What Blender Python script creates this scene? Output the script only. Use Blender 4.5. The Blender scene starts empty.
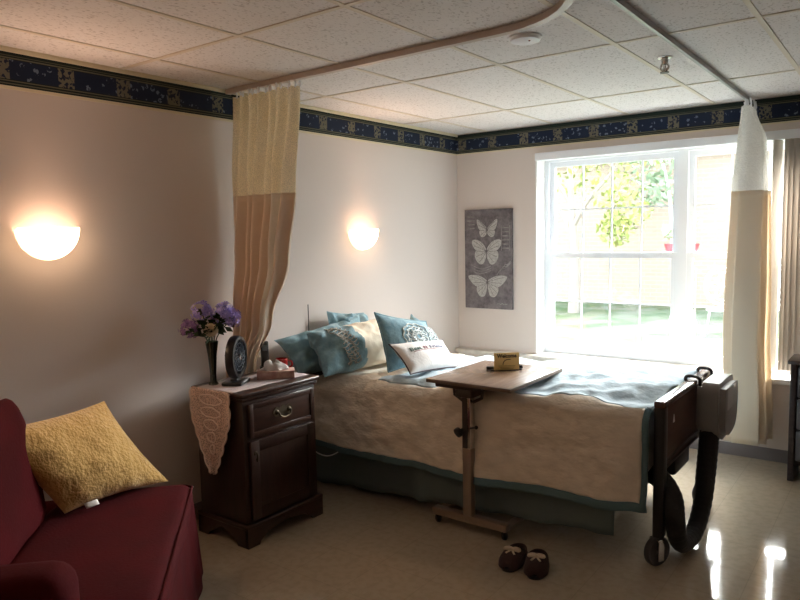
import bpy, bmesh, math, random
from mathutils import Vector, Matrix, noise
random.seed(7)
R = math.radians
S = bpy.context.scene
COL = S.collection

# ------------------------------------------------------------------ materials
def _mat(name):
    m = bpy.data.materials.new(name); m.use_nodes = True
    nt = m.node_tree
    b = nt.nodes['Principled BSDF']
    return m, nt, b

def setin(b, key, v):
    if key in b.inputs: b.inputs[key].default_value = v

def mat(name, col, rough=.6, metal=0, spec=.5, bump=0, bscale=60, var=0, vscale=8, col2=None, coat=0, sheen=0, trans=0, bdist=.01, stretch=None):
    """principled surface with optional colour variation and bump, in object space"""
    m, nt, b = _mat(name)
    N, L = nt.nodes, nt.links
    setin(b, 'Base Color', (*col, 1)); setin(b, 'Roughness', rough); setin(b, 'Metallic', metal)
    setin(b, 'Specular IOR Level', spec); setin(b, 'Coat Weight', coat); setin(b, 'Coat Roughness', .12)
    setin(b, 'Sheen Weight', sheen); setin(b, 'Transmission Weight', trans)
    tc = N.new('ShaderNodeTexCoord'); vec = tc.outputs['Object']
    if stretch:
        mp = N.new('ShaderNodeMapping'); mp.inputs['Scale'].default_value = stretch
        L.new(vec, mp.inputs['Vector']); vec = mp.outputs['Vector']
    if var or col2:
        n = N.new('ShaderNodeTexNoise'); n.inputs['Scale'].default_value = vscale; n.inputs['Detail'].default_value = 5
        L.new(vec, n.inputs['Vector'])
        r = N.new('ShaderNodeValToRGB')
        c2 = col2 or tuple(max(0, c*(1-var)) for c in col)
        r.color_ramp.elements[0].position = .35; r.color_ramp.elements[1].position = .65
        r.color_ramp.elements[0].color = (*col, 1); r.color_ramp.elements[1].color = (*c2, 1)
        L.new(n.outputs['Fac'], r.inputs['Fac']); L.new(r.outputs['Color'], b.inputs['Base Color'])
    if bump:
        n2 = N.new('ShaderNodeTexNoise'); n2.inputs['Scale'].default_value = bscale; n2.inputs['Detail'].default_value = 4
        L.new(vec, n2.inputs['Vector'])
        bp = N.new('ShaderNodeBump'); bp.inputs['Strength'].default_value = bump; bp.inputs['Distance'].default_value = bdist
        L.new(n2.outputs['Fac'], bp.inputs['Height']); L.new(bp.outputs['Normal'], b.inputs['Normal'])
    return m

def wood(name, c1, c2, rough=.35, axis='X', scale=6, coat=.2):
    m, nt, b = _mat(name); N, L = nt.nodes, nt.links
    tc = N.new('ShaderNodeTexCoord'); mp = N.new('ShaderNodeMapping')
    s = {'X': (1, 9, 9), 'Y': (9, 1, 9), 'Z': (9, 9, 1)}[axis]
    mp.inputs['Scale'].default_value = s
    n = N.new('ShaderNodeTexNoise'); n.inputs['Scale'].default_value = scale; n.inputs['Detail'].default_value = 8; n.inputs['Distortion'].default_value = .6
    r = N.new('ShaderNodeValToRGB'); r.color_ramp.elements[0].position = .3; r.color_ramp.elements[1].position = .7
    r.color_ramp.elements[0].color = (*c1, 1); r.color_ramp.elements[1].color = (*c2, 1)
    L.new(tc.outputs['Object'], mp.inputs['Vector']); L.new(mp.outputs['Vector'], n.inputs['Vector'])
    L.new(n.outputs['Fac'], r.inputs['Fac']); L.new(r.outputs['Color'], b.inputs['Base Color'])
    setin(b, 'Roughness', rough); setin(b, 'Coat Weight', coat); setin(b, 'Coat Roughness', .15)
    return m

def math_node(nt, op, a, b=None, c=None):
    n = nt.nodes.new('ShaderNodeMath'); n.operation = op
    for i, v in enumerate((a, b, c)):
        if v is None: continue
        if isinstance(v, (int, float)): n.inputs[i].default_value = v
        else: nt.links.new(v, n.inputs[i])
    return n.outputs[0]

def mixc(nt, f, a, b):
    n = nt.nodes.new('ShaderNodeMix'); n.data_type = 'RGBA'
    if isinstance(f, (int, float)): n.inputs[0].default_value = f
    else: nt.links.new(f, n.inputs[0])
    for i, v in ((6, a), (7, b)):
        if isinstance(v, tuple): n.inputs[i].default_value = (*v, 1)
        else: nt.links.new(v, n.inputs[i])
    return n.outputs[2]

def floor_mat():
    m, nt, b = _mat('vinyl floor'); N, L = nt.nodes, nt.links
    tc = N.new('ShaderNodeTexCoord')
    n = N.new('ShaderNodeTexNoise'); n.inputs['Scale'].default_value = 26; n.inputs['Detail'].default_value = 6
    L.new(tc.outputs['Object'], n.inputs['Vector'])
    r = N.new('ShaderNodeValToRGB')
    r.color_ramp.elements[0].position = .38; r.color_ramp.elements[0].color = (.39, .32, .235, 1)
    r.color_ramp.elements[1].position = .56; r.color_ramp.elements[1].color = (.43, .355, .265, 1)
    L.new(n.outputs['Fac'], r.inputs['Fac'])
    sx = N.new('ShaderNodeSeparateXYZ'); L.new(tc.outputs['Object'], sx.inputs[0])
    lines = None
    for ax in (0, 1):
        f = math_node(nt, 'FRACT', math_node(nt, 'MULTIPLY', sx.outputs[ax], 1/.305))
        g = math_node(nt, 'LESS_THAN', f, .012)
        lines = g if lines is None else math_node(nt, 'MAXIMUM', lines, g)
    c = mixc(nt, math_node(nt, 'MULTIPLY', lines, .28), r.outputs['Color'], (.20, .16, .12))
    L.new(c, b.inputs['Base Color'])
    setin(b, 'Roughness', .085); setin(b, 'IOR', 1.75)
    n2 = N.new('ShaderNodeTexNoise'); n2.inputs['Scale'].default_value = 7; L.new(tc.outputs['Object'], n2.inputs['Vector'])
    bp = N.new('ShaderNodeBump'); bp.inputs['Strength'].default_value = .06; bp.inputs['Distance'].default_value = .02
    L.new(n2.outputs['Fac'], bp.inputs['Height']); L.new(bp.outputs['Normal'], b.inputs['Normal'])
    return m

def ceiling_mat():
    m, nt, b = _mat('fissured ceiling tile'); N, L = nt.nodes, nt.links
    tc = N.new('ShaderNodeTexCoord'); mp = N.new('ShaderNodeMapping'); mp.inputs['Scale'].default_value = (1, .6, 1)
    L.new(tc.outputs['Object'], mp.inputs['Vector'])
    n = N.new('ShaderNodeTexNoise'); n.inputs['Scale'].default_value = 95; n.inputs['Detail'].default_value = 2
    L.new(mp.outputs['Vector'], n.inputs['Vector'])
    r = N.new('ShaderNodeValToRGB')
    r.color_ramp.elements[0].position = .32; r.color_ramp.elements[0].color = (.50, .47, .455, 1)
    r.color_ramp.elements[1].position = .43; r.color_ramp.elements[1].color = (.74, .715, .705, 1)
    L.new(n.outputs['Fac'], r.inputs['Fac']); L.new(r.outputs['Color'], b.inputs['Base Color'])
    setin(b, 'Roughness', .9)
    bp = N.new('ShaderNodeBump'); bp.inputs['Strength'].default_value = .4; bp.inputs['Distance'].default_value = .004
    L.new(r.outputs['Color'], bp.inputs['Height']); L.new(bp.outputs['Normal'], b.inputs['Normal'])
    return m

def border_mat(along):
    """navy wallpaper border: tan edge bands, alternating fruit-urn and sprig motifs; z measured from the strip's bottom"""
    m, nt, b = _mat('navy wallpaper border'); N, L = nt.nodes, nt.links
    tc = N.new('ShaderNodeTexCoord'); sx = N.new('ShaderNodeSeparateXYZ'); L.new(tc.outputs['Object'], sx.inputs[0])
    u = sx.outputs[0 if along == 'X' else 1]; z = sx.outputs[2]
    navy = (.010, .018, .045); green = (.012, .022, .018); tan = (.17, .155, .105); blue = (.15, .19, .26)
    nz = N.new('ShaderNodeTexNoise'); nz.inputs['Scale'].default_value = 60; nz.inputs['Detail'].default_value = 3
    L.new(tc.outputs['Object'], nz.inputs['Vector'])
    f = math_node(nt, 'FRACT', math_node(nt, 'MULTIPLY', u, 1/.30))          # period of the motifs
    urn = math_node(nt, 'LESS_THAN', math_node(nt, 'ABSOLUTE', math_node(nt, 'SUBTRACT', f, .2)), .13)
    # rows of the field
    infield = math_node(nt, 'MULTIPLY', math_node(nt, 'GREATER_THAN', z, .030), math_node(nt, 'LESS_THAN', z, .118))
    speck = math_node(nt, 'GREATER_THAN', nz.outputs['Fac'], .52)
    vor = N.new('ShaderNodeTexVoronoi'); vor.inputs['Scale'].default_value = 26; L.new(tc.outputs['Object'], vor.inputs['Vector'])
    spr = math_node(nt, 'MULTIPLY', math_node(nt, 'LESS_THAN', vor.outputs['Distance'], .34), speck)
    base = mixc(nt, infield, green, navy)
    c = mixc(nt, math_node(nt, 'MULTIPLY', math_node(nt, 'MULTIPLY', spr, infield), .9), base, blue)
    urnm = math_node(nt, 'MULTIPLY', math_node(nt, 'MULTIPLY', urn, infield), math_node(nt, 'GREATER_THAN', nz.outputs['Fac'], .46))
    c = mixc(nt, math_node(nt, 'MULTIPLY', urnm, .9), c, tan)
    for lo, hi, k in ((.008, .013, .8), (.021, .026, .8), (.121, .127, .8), (.133, .136, .6)):
        band = math_node(nt, 'MULTIPLY', math_node(nt, 'GREATER_THAN', z, lo), math_node(nt, 'LESS_THAN', z, hi))
        c = mixc(nt, math_node(nt, 'MULTIPLY', band, k), c, tan)
    L.new(c, b.inputs['Base Color']); setin(b, 'Roughness', .7); setin(b, 'Specular IOR Level', .2)
    return m

def brick_mat():
    m, nt, b = _mat('tan brick'); N, L = nt.nodes, nt.links
    tc = N.new('ShaderNodeTexCoord'); mp = N.new('ShaderNodeMapping'); mp.inputs['Rotation'].default_value = (R(90), 0, 0)
    L.new(tc.outputs['Object'], mp.inputs['Vector'])
    bt = N.new('ShaderNodeTexBrick')
    bt.inputs['Color1'].default_value = (.33, .265, .215, 1); bt.inputs['Color2'].default_value = (.30, .24, .195, 1); bt.inputs['Mortar'].default_value = (.355, .30, .255, 1)
    bt.inputs['Scale'].default_value = 1; bt.inputs['Brick Width'].default_value = .30; bt.inputs['Row Height'].default_value = .10; bt.inputs['Mortar Size'].default_value = .010
    L.new(mp.outputs['Vector'], bt.inputs['Vector']); L.new(bt.outputs['Color'], b.inputs['Base Color']); setin(b, 'Roughness', .9)
    return m

def glass_mat():
    m = bpy.data.materials.new('window glass'); m.use_nodes = True; nt = m.node_tree
    for n in list(nt.nodes): nt.nodes.remove(n)
    o = nt.nodes.new('ShaderNodeOutputMaterial'); mx = nt.nodes.new('ShaderNodeMixShader')
    t = nt.nodes.new('ShaderNodeBsdfTransparent'); t.inputs[0].default_value = (.97, .985, .98, 1)
    g = nt.nodes.new('ShaderNodeBsdfGlossy'); g.inputs['Roughness'].default_value = .02
    mx.inputs[0].default_value = .05
    nt.links.new(t.outputs[0], mx.inputs[1]); nt.links.new(g.outputs[0], mx.inputs[2]); nt.links.new(mx.outputs[0], o.inputs[0])
    return m

def cloth_mat(name, col, transl=.3, alpha=1, grid=None, tcol=None, bump=.15):
    """woven cloth that lets some light through; with alpha < 1 an open net"""
    m, nt, b = _mat(name); N, L = nt.nodes, nt.links
    setin(b, 'Base Color', (*col, 1)); setin(b, 'Roughness', .85); setin(b, 'Specular IOR Level', .15)
    tc = N.new('ShaderNodeTexCoord')
    nz = N.new('ShaderNodeTexNoise'); nz.inputs['Scale'].default_value = 180; L.new(tc.outputs['Object'], nz.inputs['Vector'])
    bp = N.new('ShaderNodeBump'); bp.inputs['Strength'].default_value = bump; bp.inputs['Distance'].default_value = .003
    L.new(nz.outputs['Fac'], bp.inputs['Height']); L.new(bp.outputs['Normal'], b.inputs['Normal'])
    out = N['Material Output']
    t = N.new('ShaderNodeBsdfTranslucent'); t.inputs[0].default_value = (*(tcol or col), 1)
    mx = N.new('ShaderNodeMixShader'); mx.inputs[0].default_value = transl
    L.new(b.outputs[0], mx.inputs[1]); L.new(t.outputs[0], mx.inputs[2])
    last = mx.outputs[0]
    if alpha < 1:
        tr = N.new('ShaderNodeBsdfTransparent'); m2 = N.new('ShaderNodeMixShader')
        if grid:
            mp = N.new('ShaderNodeTexVoronoi'); mp.inputs['Scale'].default_value = grid; L.new(tc.outputs['Object'], mp.inputs['Vector'])
            g = math_node(nt, 'LESS_THAN', mp.outputs['Distance'], .46)
            L.new(math_node(nt, 'MULTIPLY', g, 1-alpha), m2.inputs[0])
        else:
            m2.inputs[0].default_value = 1-alpha
        L.new(last, m2.inputs[1]); L.new(tr.outputs[0], m2.inputs[2]); last = m2.outputs[0]
    L.new(last, out.inputs[0])
    return m

def lamp_mat(name, col, strength, rim=None):
    m, nt, b = _mat(name)
    if rim is not None:   # frosted glass glows most where the bulb sits behind it, least at the wall edge
        tc = nt.nodes.new('ShaderNodeTexCoord'); sx = nt.nodes.new('ShaderNodeSeparateXYZ'); nt.links.new(tc.outputs['Object'], sx.inputs[0])
        mr = nt.nodes.new('ShaderNodeMapRange'); mr.inputs['From Min'].default_value = .015; mr.inputs['From Max'].default_value = .075
        mr.inputs['To Min'].default_value = rim; mr.inputs['To Max'].default_value = strength
        nt.links.new(sx.outputs[0], mr.inputs['Value']); nt.links.new(mr.outputs[0], b.inputs['Emission Strength'])
    setin(b, 'Base Color', (.9, .85, .78, 1)); setin(b, 'Emission Color', (*col, 1)); setin(b, 'Emission Strength', strength); setin(b, 'Roughness', .3)
    return m

def canvas_mat():
    m, nt, b = _mat('printed canvas'); N, L = nt.nodes, nt.links
    tc = N.new('ShaderNodeTexCoord')
    n = N.new('ShaderNodeTexNoise'); n.inputs['Scale'].default_value = 14; n.inputs['Detail'].default_value = 9; n.inputs['Roughness'].default_value = .7
    L.new(tc.outputs['Object'], n.inputs['Vector'])
    r = N.new('ShaderNodeValToRGB')
    r.color_ramp.elements[0].position = .3; r.color_ramp.elements[0].color = (.07, .058, .065, 1)
    r.color_ramp.elements[1].position = .72; r.color_ramp.elements[1].color = (.25, .22, .23, 1)
    L.new(n.outputs['Fac'], r.inputs['Fac']); L.new(r.outputs['Color'], b.inputs['Base Color']); setin(b, 'Roughness', .8)
    return m

M = {}
M['wall'] = mat('painted wall', (.67, .59, .545), .75, bump=.05, bscale=220, bdist=.003)
M['ceil'] = ceiling_mat()
M['grid'] = mat('ceiling grid paint', (.64, .575, .48), .5)
M['floor'] = floor_mat()
M['base'] = mat('grey vinyl cove', (.19, .16, .16), .4)
M['cream'] = mat('cream trim paint', (.68, .60, .42), .5)
M['white'] = mat('white vinyl frame', (.80, .82, .86), .35)
M['reveal'] = mat('white reveal paint', (.82, .81, .80), .6)
M['sill'] = mat('pale stone sill', (.70, .66, .61), .3, var=.15, vscale=20)
M['glass'] = glass_mat()
M['brick'] = brick_mat()
M['black'] = mat('black plastic', (.012, .012, .013), .35)
M['hose'] = mat('black corrugated sleeve', (.010, .010, .012), .6, bump=.4, bscale=90)
M['steel'] = mat('chromed steel', (.62, .60, .58), .22, metal=1)
M['dsteel'] = mat('dark painted steel', (.05, .035, .03), .4)
M['grey'] = mat('grey plastic', (.29, .28, .275), .45)
M['lgrey'] = mat('light control panel', (.66, .68, .70), .25)
M['mahog'] = wood('dark mahogany', (.024, .010, .008), (.046, .019, .013), .3, 'Y')
M['mahogZ'] = wood('dark mahogany upright', (.020, .009, .007), (.038, .016, .012), .32, 'Z')
M['foot'] = wood('cherry panel', (.05, .018, .013), (.085, .032, .022), .3, 'Y')
M['tabl'] = wood('table laminate', (.26, .17, .125), (.34, .235, .17), .24, 'Y', coat=.4)
M['tedge'] = mat('brown edge band', (.17, .115, .08), .4)
M['bronze'] = mat('antique brass', (.10, .08, .055), .5, metal=1)
M['tan'] = mat('tan quilted cotton', (.82, .74, .63), .85, bump=.5, bscale=12, var=.10, vscale=14, bdist=.03, sheen=.2, stretch=(1, 1, 1.7))
M['teal'] = mat('teal printed cotton', (.125, .25, .31), .8, bump=.3, bscale=40, col2=(.20, .34, .40), vscale=22, bdist=.012, sheen=.2)
M['tealtop'] = mat('pale teal print', (.40, .54, .64), .8, bump=.4, bscale=30, col2=(.50, .63, .72), vscale=16, bdist=.012, sheen=.2)
M['hem'] = mat('slate teal hem', (.10, .18, .21), .85, bump=.2, bscale=60)
M['skirt'] = mat('dark teal skirt cloth', (.125, .17, .175), .9, bump=.2, bscale=80)
M['sham'] = mat('cream sham cotton', (.70, .61, .49), .85, bump=.25, bscale=35, bdist=.012)
M['lace'] = mat('white embroidery', (.62, .66, .66), .9, bump=.5, bscale=120)
M['lint'] = mat('tan embroidery', (.42, .42, .38), .9, bump=.5, bscale=120)
M['whitec'] = mat('white cushion cotton', (.80, .77, .76), .85, bump=.2, bscale=70)
M['piping'] = mat('dark piping', (.06, .04, .05), .8)
M['mattress'] = mat('mattress cover', (.45, .46, .48), .7)
M['red'] = mat('red slipcover twill', (.068, .0013, .0035), .9, spec=.15, bump=.25, bscale=90, var=.25, vscale=6, sheen=0, bdist=.006)
M['yellow'] = mat('yellow plush', (.66, .41, .13), .95, bump=.7, bscale=60, col2=(.56, .33, .09), vscale=60, bdist=.012, sheen=.4)
M['curt'] = cloth_mat('tan curtain cloth', (.88, .75, .62), .2)
M['lining'] = cloth_mat('pale curtain lining', (.88, .83, .76), .3)
M['net'] = cloth_mat('cream curtain net', (.84, .73, .52), .35, .72, 260, bump=.3)
M['curtw'] = cloth_mat('pale curtain cloth', (.88, .79, .66), .40)
M['net_backlit'] = cloth_mat('backlit curtain net', (.90, .89, .86), .4, .72, 260, bump=.3)  # net colour whitened to carry the window light behind it
M['blind'] = cloth_mat('grey beige blind slats', (.66, .60, .54), .40)
M['sconce'] = lamp_mat('lit frosted glass', (1, .66, .40), 13, 1.1)
M['runner'] = cloth_mat('old rose lace', (.74, .56, .48), .15, .55, 150, bump=.6)
M['runnertop'] = mat('pink grey runner', (.50, .43, .44), .9, bump=.4, bscale=120)
M['tissue'] = mat('tissue', (.85, .83, .82), .9)
M['tbox'] = mat('floral tissue carton', (.38, .18, .16), .6, col2=(.58, .40, .33), vscale=24)
M['redgl'] = mat('red glazed mug', (.30, .012, .015), .12)
M['vase'] = mat('dark green glass vase', (.012, .022, .016), .08, spec=.8)
M['leaf'] = mat('dark leaf', (.028, .065, .022), .55, var=.4, vscale=20)
M['purple'] = mat('violet petals', (.24, .19, .60), .7, col2=(.50, .42, .78), vscale=40)
M['mauve'] = mat('mauve petals', (.24, .12, .30), .7, col2=(.36, .20, .42), vscale=40)
M['rose'] = mat('cream rose petals', (.68, .56, .38), .7)
M['canvas'] = canvas_mat()
M['canvl'] = mat('pale print', (.34, .32, .31), .85, var=.4, vscale=40)
M['bfly'] = mat('ivory print', (.50, .48, .46), .85, var=.3, vscale=60)
M['bflyd'] = mat('dark print', (.10, .085, .09), .85)
M['card'] = mat('yellow card', (.80, .63, .27), .7)
M['ink'] = mat('dark ink', (.05, .03, .02), .8)
M['ink2'] = mat('faint ink', (.38, .27, .10), .8)
M['teald'] = mat('green grey thread', (.16, .22, .21), .9)
M['blued'] = mat('blue grey thread', (.30, .32, .42), .9)
M['pink'] = mat('pink thread', (.62, .42, .46), .9)
M['slip'] = mat('dark brown slipper felt', (.045, .022, .022), .85, bump=.5, bscale=90)
M['fur'] = mat('dark slipper lining', (.018, .012, .012), .95, bump=.8, bscale=120)
M['bow'] = mat('cream bow', (.62, .50, .36), .9)
M['dresser'] = wood('dark walnut dresser', (.022, .014, .016), (.045, .03, .032), .35, 'X')
M['lawn'] = mat('mown grass', (.065, .095, .047), .95, spec=0, col2=(.135, .14, .112), vscale=1.6, bump=.4, bscale=30)
M['bark'] = mat('grey bark', (.26, .23, .20), .9, bump=.6, bscale=30)
M['foli'] = mat('yellow green leaves', (.26, .28, .07), .7, col2=(.19, .25, .07), vscale=3)
M['foli2'] = mat('mid green leaves', (.20, .28, .18), .7, col2=(.24, .31, .20), vscale=3)
M['wmetal'] = mat('white painted iron', (.85, .85, .85), .4)
M['pot'] = mat('red glazed pot', (.75, .05, .06), .4)
M['roof'] = mat('grey shingle', (.30, .29, .29), .9, bump=.5, bscale=20)
M['fascia'] = mat('white fascia', (.82, .82, .82), .6)
M['rubber'] = mat('grey rubber tyre', (.06, .06, .065), .6)

# ------------------------------------------------------------------ mesh helpers
def vec(*a): return Vector(a)

def box(bm, x0, x1, y0, y1, z0, z1, bevel=0, seg=2, rot=None):
    big = max(x1-x0, y1-y0) > 3.5
    r = bmesh.ops.create_cube(bm, size=1)
    vs = r['verts']
    bmesh.ops.scale(bm, verts=vs, vec=(x1-x0, y1-y0, z1-z0))
    if bevel:
        es = list({e for v in vs for e in v.link_edges})
        o = bmesh.ops.bevel(bm, geom=es, offset=bevel, segments=seg, affect='EDGES', profile=.5)
        vs = list({v for f in o['faces'] for v in f.verts} | {v for v in vs if v.is_valid})
    c = vec((x0+x1)/2, (y0+y1)/2, (z0+z1)/2)
    if not big:
        bmesh.ops.scale(bm, verts=vs, vec=[1+random.uniform(.00005, .0004)/max(d, .003) for d in (x1-x0, y1-y0, z1-z0)])
    if rot is not None: bmesh.ops.rotate(bm, verts=vs, cent=(0, 0, 0), matrix=rot)
    bmesh.ops.translate(bm, verts=vs, vec=c)
    return vs

def lathe(bm, prof, seg=24, c=(0, 0, 0), mtx=None):
    """profile of (radius, z) pairs turned about z; mtx turns it elsewhere"""
    rings = []; new = []
    for r, z in prof:
        if r < 1e-5:
            ring = [bm.verts.new((0, 0, z))]
        else:
            ring = [bm.verts.new((r*math.cos(2*math.pi*i/seg), r*math.sin(2*math.pi*i/seg), z)) for i in range(seg)]
        rings.append(ring); new += ring
    for a, b in zip(rings, rings[1:]):
        for i in range(seg):
            j = (i+1) % seg
            if len(a) == 1 and len(b) == 1: continue
            if len(a) == 1: bm.faces.new((a[0], b[i], b[j]))
            elif len(b) == 1: bm.faces.new((a[i], a[j], b[0]))
            else: bm.faces.new((a[i], a[j], b[j], b[i]))
    for ring, flip in ((rings[0], True), (rings[-1], False)):
        if len(ring) > 1: bm.faces.new(ring[::-1] if flip else ring)
    if mtx is not None: bmesh.ops.transform(bm, matrix=mtx, verts=new)
    bmesh.ops.translate(bm, verts=new, vec=c)
    return new

def catmull(pts, n=8):
    P = [Vector(p) for p in pts]; out = []
    for i in range(len(P)-1):
        p0 = P[max(i-1, 0)]; p1 = P[i]; p2 = P[i+1]; p3 = P[min(i+2, len(P)-1)]
        for k in range(n):
            t = k/n
            out.append(.5*((2*p1)+(p2-p0)*t+(2*p0-5*p1+4*p2-p3)*t*t+(3*p1-p0-3*p2+p3)*t**3))
    out.append(P[-1]); return out

def tube(bm, pts, r, seg=10, rf=None, rect=None, closed=False):
    """sweep a circle (or a rectangle w x h) along points"""
    P = [Vector(p) for p in pts]; rings = []
    n = len(P); prev = None
    for i, p in enumerate(P):
        if closed: t = (P[(i+1) % n]-P[i-1])
        else: t = (P[min(i+1, n-1)]-P[max(i-1, 0)])
        t.normalize()
        if prev is None:
            up = Vector((0, 0, 1)) if abs(t.z) < .9 else Vector((1, 0, 0))
            a = t.cross(up).normalized()
        else:
            a = (prev - t*prev.dot(t)).normalized()
        prev = a; b = t.cross(a)
        rr = rf(i/(n-1)) if rf else r
        if rect:
            w, h = rect
            ring = [bm.verts.new(p+a*x*w/2+b*y*h/2) for x, y in ((-1, -1), (1, -1), (1, 1), (-1, 1))]
        else:
            ring = [bm.verts.new(p+a*rr*math.cos(2*math.pi*k/seg)+b*rr*math.sin(2*math.pi*k/seg)) for k in range(seg)]
        rings.append(ring)
    m = len(rings[0])
    pairs = list(zip(rings, rings[1:]))
    if closed: pairs.append((rings[-1], rings[0]))
    for A, B in pairs:
        for k in range(m):
            bm.faces.new((A[k], A[(k+1) % m], B[(k+1) % m], B[k]))
    if not closed:
        bm.faces.new(rings[0][::-1]); bm.faces.new(rings[-1])
    return [v for r_ in rings for v in r_]

def prism(bm, outline, depth, mtx=None):
    """closed outline in the local xy plane pushed along z by depth"""
    n = len(outline)
    a = [bm.verts.new((x, y, 0)) for x, y in outline]; b = [bm.verts.new((x, y, depth)) for x, y in outline]
    bm.faces.new(a[::-1]); bm.faces.new(b)
    for i in range(n): bm.faces.new((a[i], a[(i+1) % n], b[(i+1) % n], b[i]))
    if mtx is not None: bmesh.ops.transform(bm, matrix=mtx, verts=a+b)
    return a+b

def sheet(bm, f, nu, nv, u=(0, 1), v=(0, 1)):
    g = [[bm.verts.new(f(u[0]+(u[1]-u[0])*i/nu, v[0]+(v[1]-v[0])*j/nv)) for j in range(nv+1)] for i in range(nu+1)]
    for i in range(nu):
        for j in range(nv): bm.faces.new((g[i][j], g[i+1][j], g[i+1][j+1], g[i][j+1]))
    return g

def sphere(bm, c, r, sub=2, sc=(1, 1, 1)):
    o = bmesh.ops.create_icosphere(bm, subdivisions=sub, radius=r)
    bmesh.ops.scale(bm, verts=o['verts'], vec=sc); bmesh.ops.translate(bm, verts=o['verts'], vec=c)
    return o['verts']

def obj(name, bm, m, parent=None, smooth=True, origin=None, solid=0, sub=0, keep=False):
    """link a bmesh as ONE object; origin = world point that becomes the object's location"""
    if origin is not None: bmesh.ops.translate(bm, verts=bm.verts, vec=-Vector(origin))
    if not keep: bmesh.ops.recalc_face_normals(bm, faces=bm.faces)
    me = bpy.data.meshes.new(name); bm.to_mesh(me); bm.free()
    if m is not None: me.materials.append(m)
    if smooth:
        for p in me.polygons: p.use_smooth = True
        try: me.set_sharp_from_angle(angle=R(42))
        except Exception: pass
    o = bpy.data.objects.new(name, me); COL.objects.link(o)
    if origin is not None: o.location = origin
    if parent is not None: o.parent = parent
    if solid:
        s = o.modifiers.new('thickness', 'SOLIDIFY'); s.thickness = solid; s.offset = 0
    if sub:
        s = o.modifiers.new('smooth', 'SUBSURF'); s.levels = sub; s.render_levels = sub
    return o

def B(): return bmesh.new()

def tag(o, label, cat, group=None, kind=None):
    o['label'] = label; o['category'] = cat
    if group: o['group'] = group
    if kind: o['kind'] = kind
    return o

def struct(o): o['kind'] = 'structure'; return o

def thing(name, label, cat, loc=(0, 0, 0), rz=0, group=None):
    o = bpy.data.objects.new(name, None); COL.objects.link(o)
    o.empty_display_size = .1; o.location = loc; o.rotation_euler = (0, 0, rz)
    return tag(o, label, cat, group)

def copy_thing(src, loc, rz, label):
    def cp(o, par):
        c = o.copy(); COL.objects.link(c)
        if par is not None: c.parent = par
        for ch in [x for x in bpy.data.objects if x.parent == o and x is not c]: cp(ch, c)
        return c
    kids = [x for x in bpy.data.objects if x.parent == src]
    r = src.copy(); COL.objects.link(r); r.location = loc; r.rotation_euler = (0, 0, rz); r['label'] = label
    for k in kids: cp(k, r)
    return r

def nz(p, s=1., seed=0): return noise.noise(Vector(p)*s + Vector((seed*7.3, seed*3.1, seed*5.7)))

# ------------------------------------------------------------------ camera
cam = bpy.data.cameras.new('camera'); co = bpy.data.objects.new('camera', cam); COL.objects.link(co)
yaw, pitch, roll = .6410, -.0948, -.0201
fwd = vec(-math.sin(yaw)*math.cos(pitch), math.cos(yaw)*math.cos(pitch), math.sin(pitch))
rt = vec(math.cos(yaw), math.sin(yaw), 0); up = rt.cross(fwd)
r2 = math.cos(roll)*rt + math.sin(roll)*up; u2 = -math.sin(roll)*rt + math.cos(roll)*up
mw = Matrix((( r2.x, u2.x, -fwd.x, 3.3001), (r2.y, u2.y, -fwd.y, -5.3141), (r2.z, u2.z, -fwd.z, 1.6356), (0, 0, 0, 1)))
co.matrix_world = mw
cam.sensor_width = 36; cam.lens = 687.97/800*36; cam.clip_start = .05; cam.clip_end = 200
S.camera = co

# ------------------------------------------------------------------ room shell
H = 2.509; W_ROOM = 4.7; D_ROOM = -6.7
OX0, OX1, OZ0, OZ1 = .765, 3.06, .60, 2.262      # window opening
WT = .26                                           # window wall thickness
bm = B(); box(bm, -.15, W_ROOM+.15, D_ROOM-.15, WT, -.12, 0); fl = struct(obj('floor', bm, M['floor'], smooth=False))
bm = B(); box(bm, -.15, W_ROOM+.15, D_ROOM-.15, WT, H, H+.12); ce = struct(obj('ceiling', bm, M['ceil'], smooth=False))
bm = B()
for i in range(-1, 8):
    x = .306+.61*i
    if 0 < x < W_ROOM: box(bm, x-.012, x+.012, D_ROOM, 0, H-.004, H+.001)
for j in range(6):
    y = -(.811+1.22*j)
    if y > D_ROOM: box(bm, 0, W_ROOM, y-.012, y+.012, H-.0045, H+.001)
obj('ceiling_grid', bm, M['grid'], ce, smooth=False)
bm = B(); box(bm, -.15, 0, D_ROOM-.15, WT, 0, H); struct(obj('wall_left', bm, M['wall'], smooth=False))
bm = B(); box(bm, W_ROOM, W_ROOM+.15, D_ROOM-.15, WT, 0, H); struct(obj('wall_right', bm, M['wall'], smooth=False))
bm = B(); box(bm, 0, W_ROOM, D_ROOM-.15, D_ROOM, 0, H); struct(obj('wall_front', bm, M['wall'], smooth=False))
bm = B()
box(bm, 0, OX0, 0, WT, 0, H); box(bm, OX1, W_ROOM, 0, WT, 0, H); box(bm, OX0, OX1, 0, WT, 0, OZ0); box(bm, OX0, OX1, 0, WT, OZ1, H)
struct(obj('wall_back', bm, M['wall'], smooth=False))
# reveal lining
bm = B()
box(bm, OX0-.001, OX0+.012, -.004, .15, OZ0, OZ1); box(bm, OX1-.012, OX1+.001, -.004, .15, OZ0, OZ1); box(bm, OX0, OX1, -.004, .15, OZ1-.012, OZ1+.001)
struct(obj('trim_1', bm, M['reveal'], smooth=False))
bm = B(); box(bm, 0.01, 3.3, -.085, .17, OZ0-.035, OZ0+.004, .006); struct(obj('trim_2', bm, M['sill']))
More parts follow.
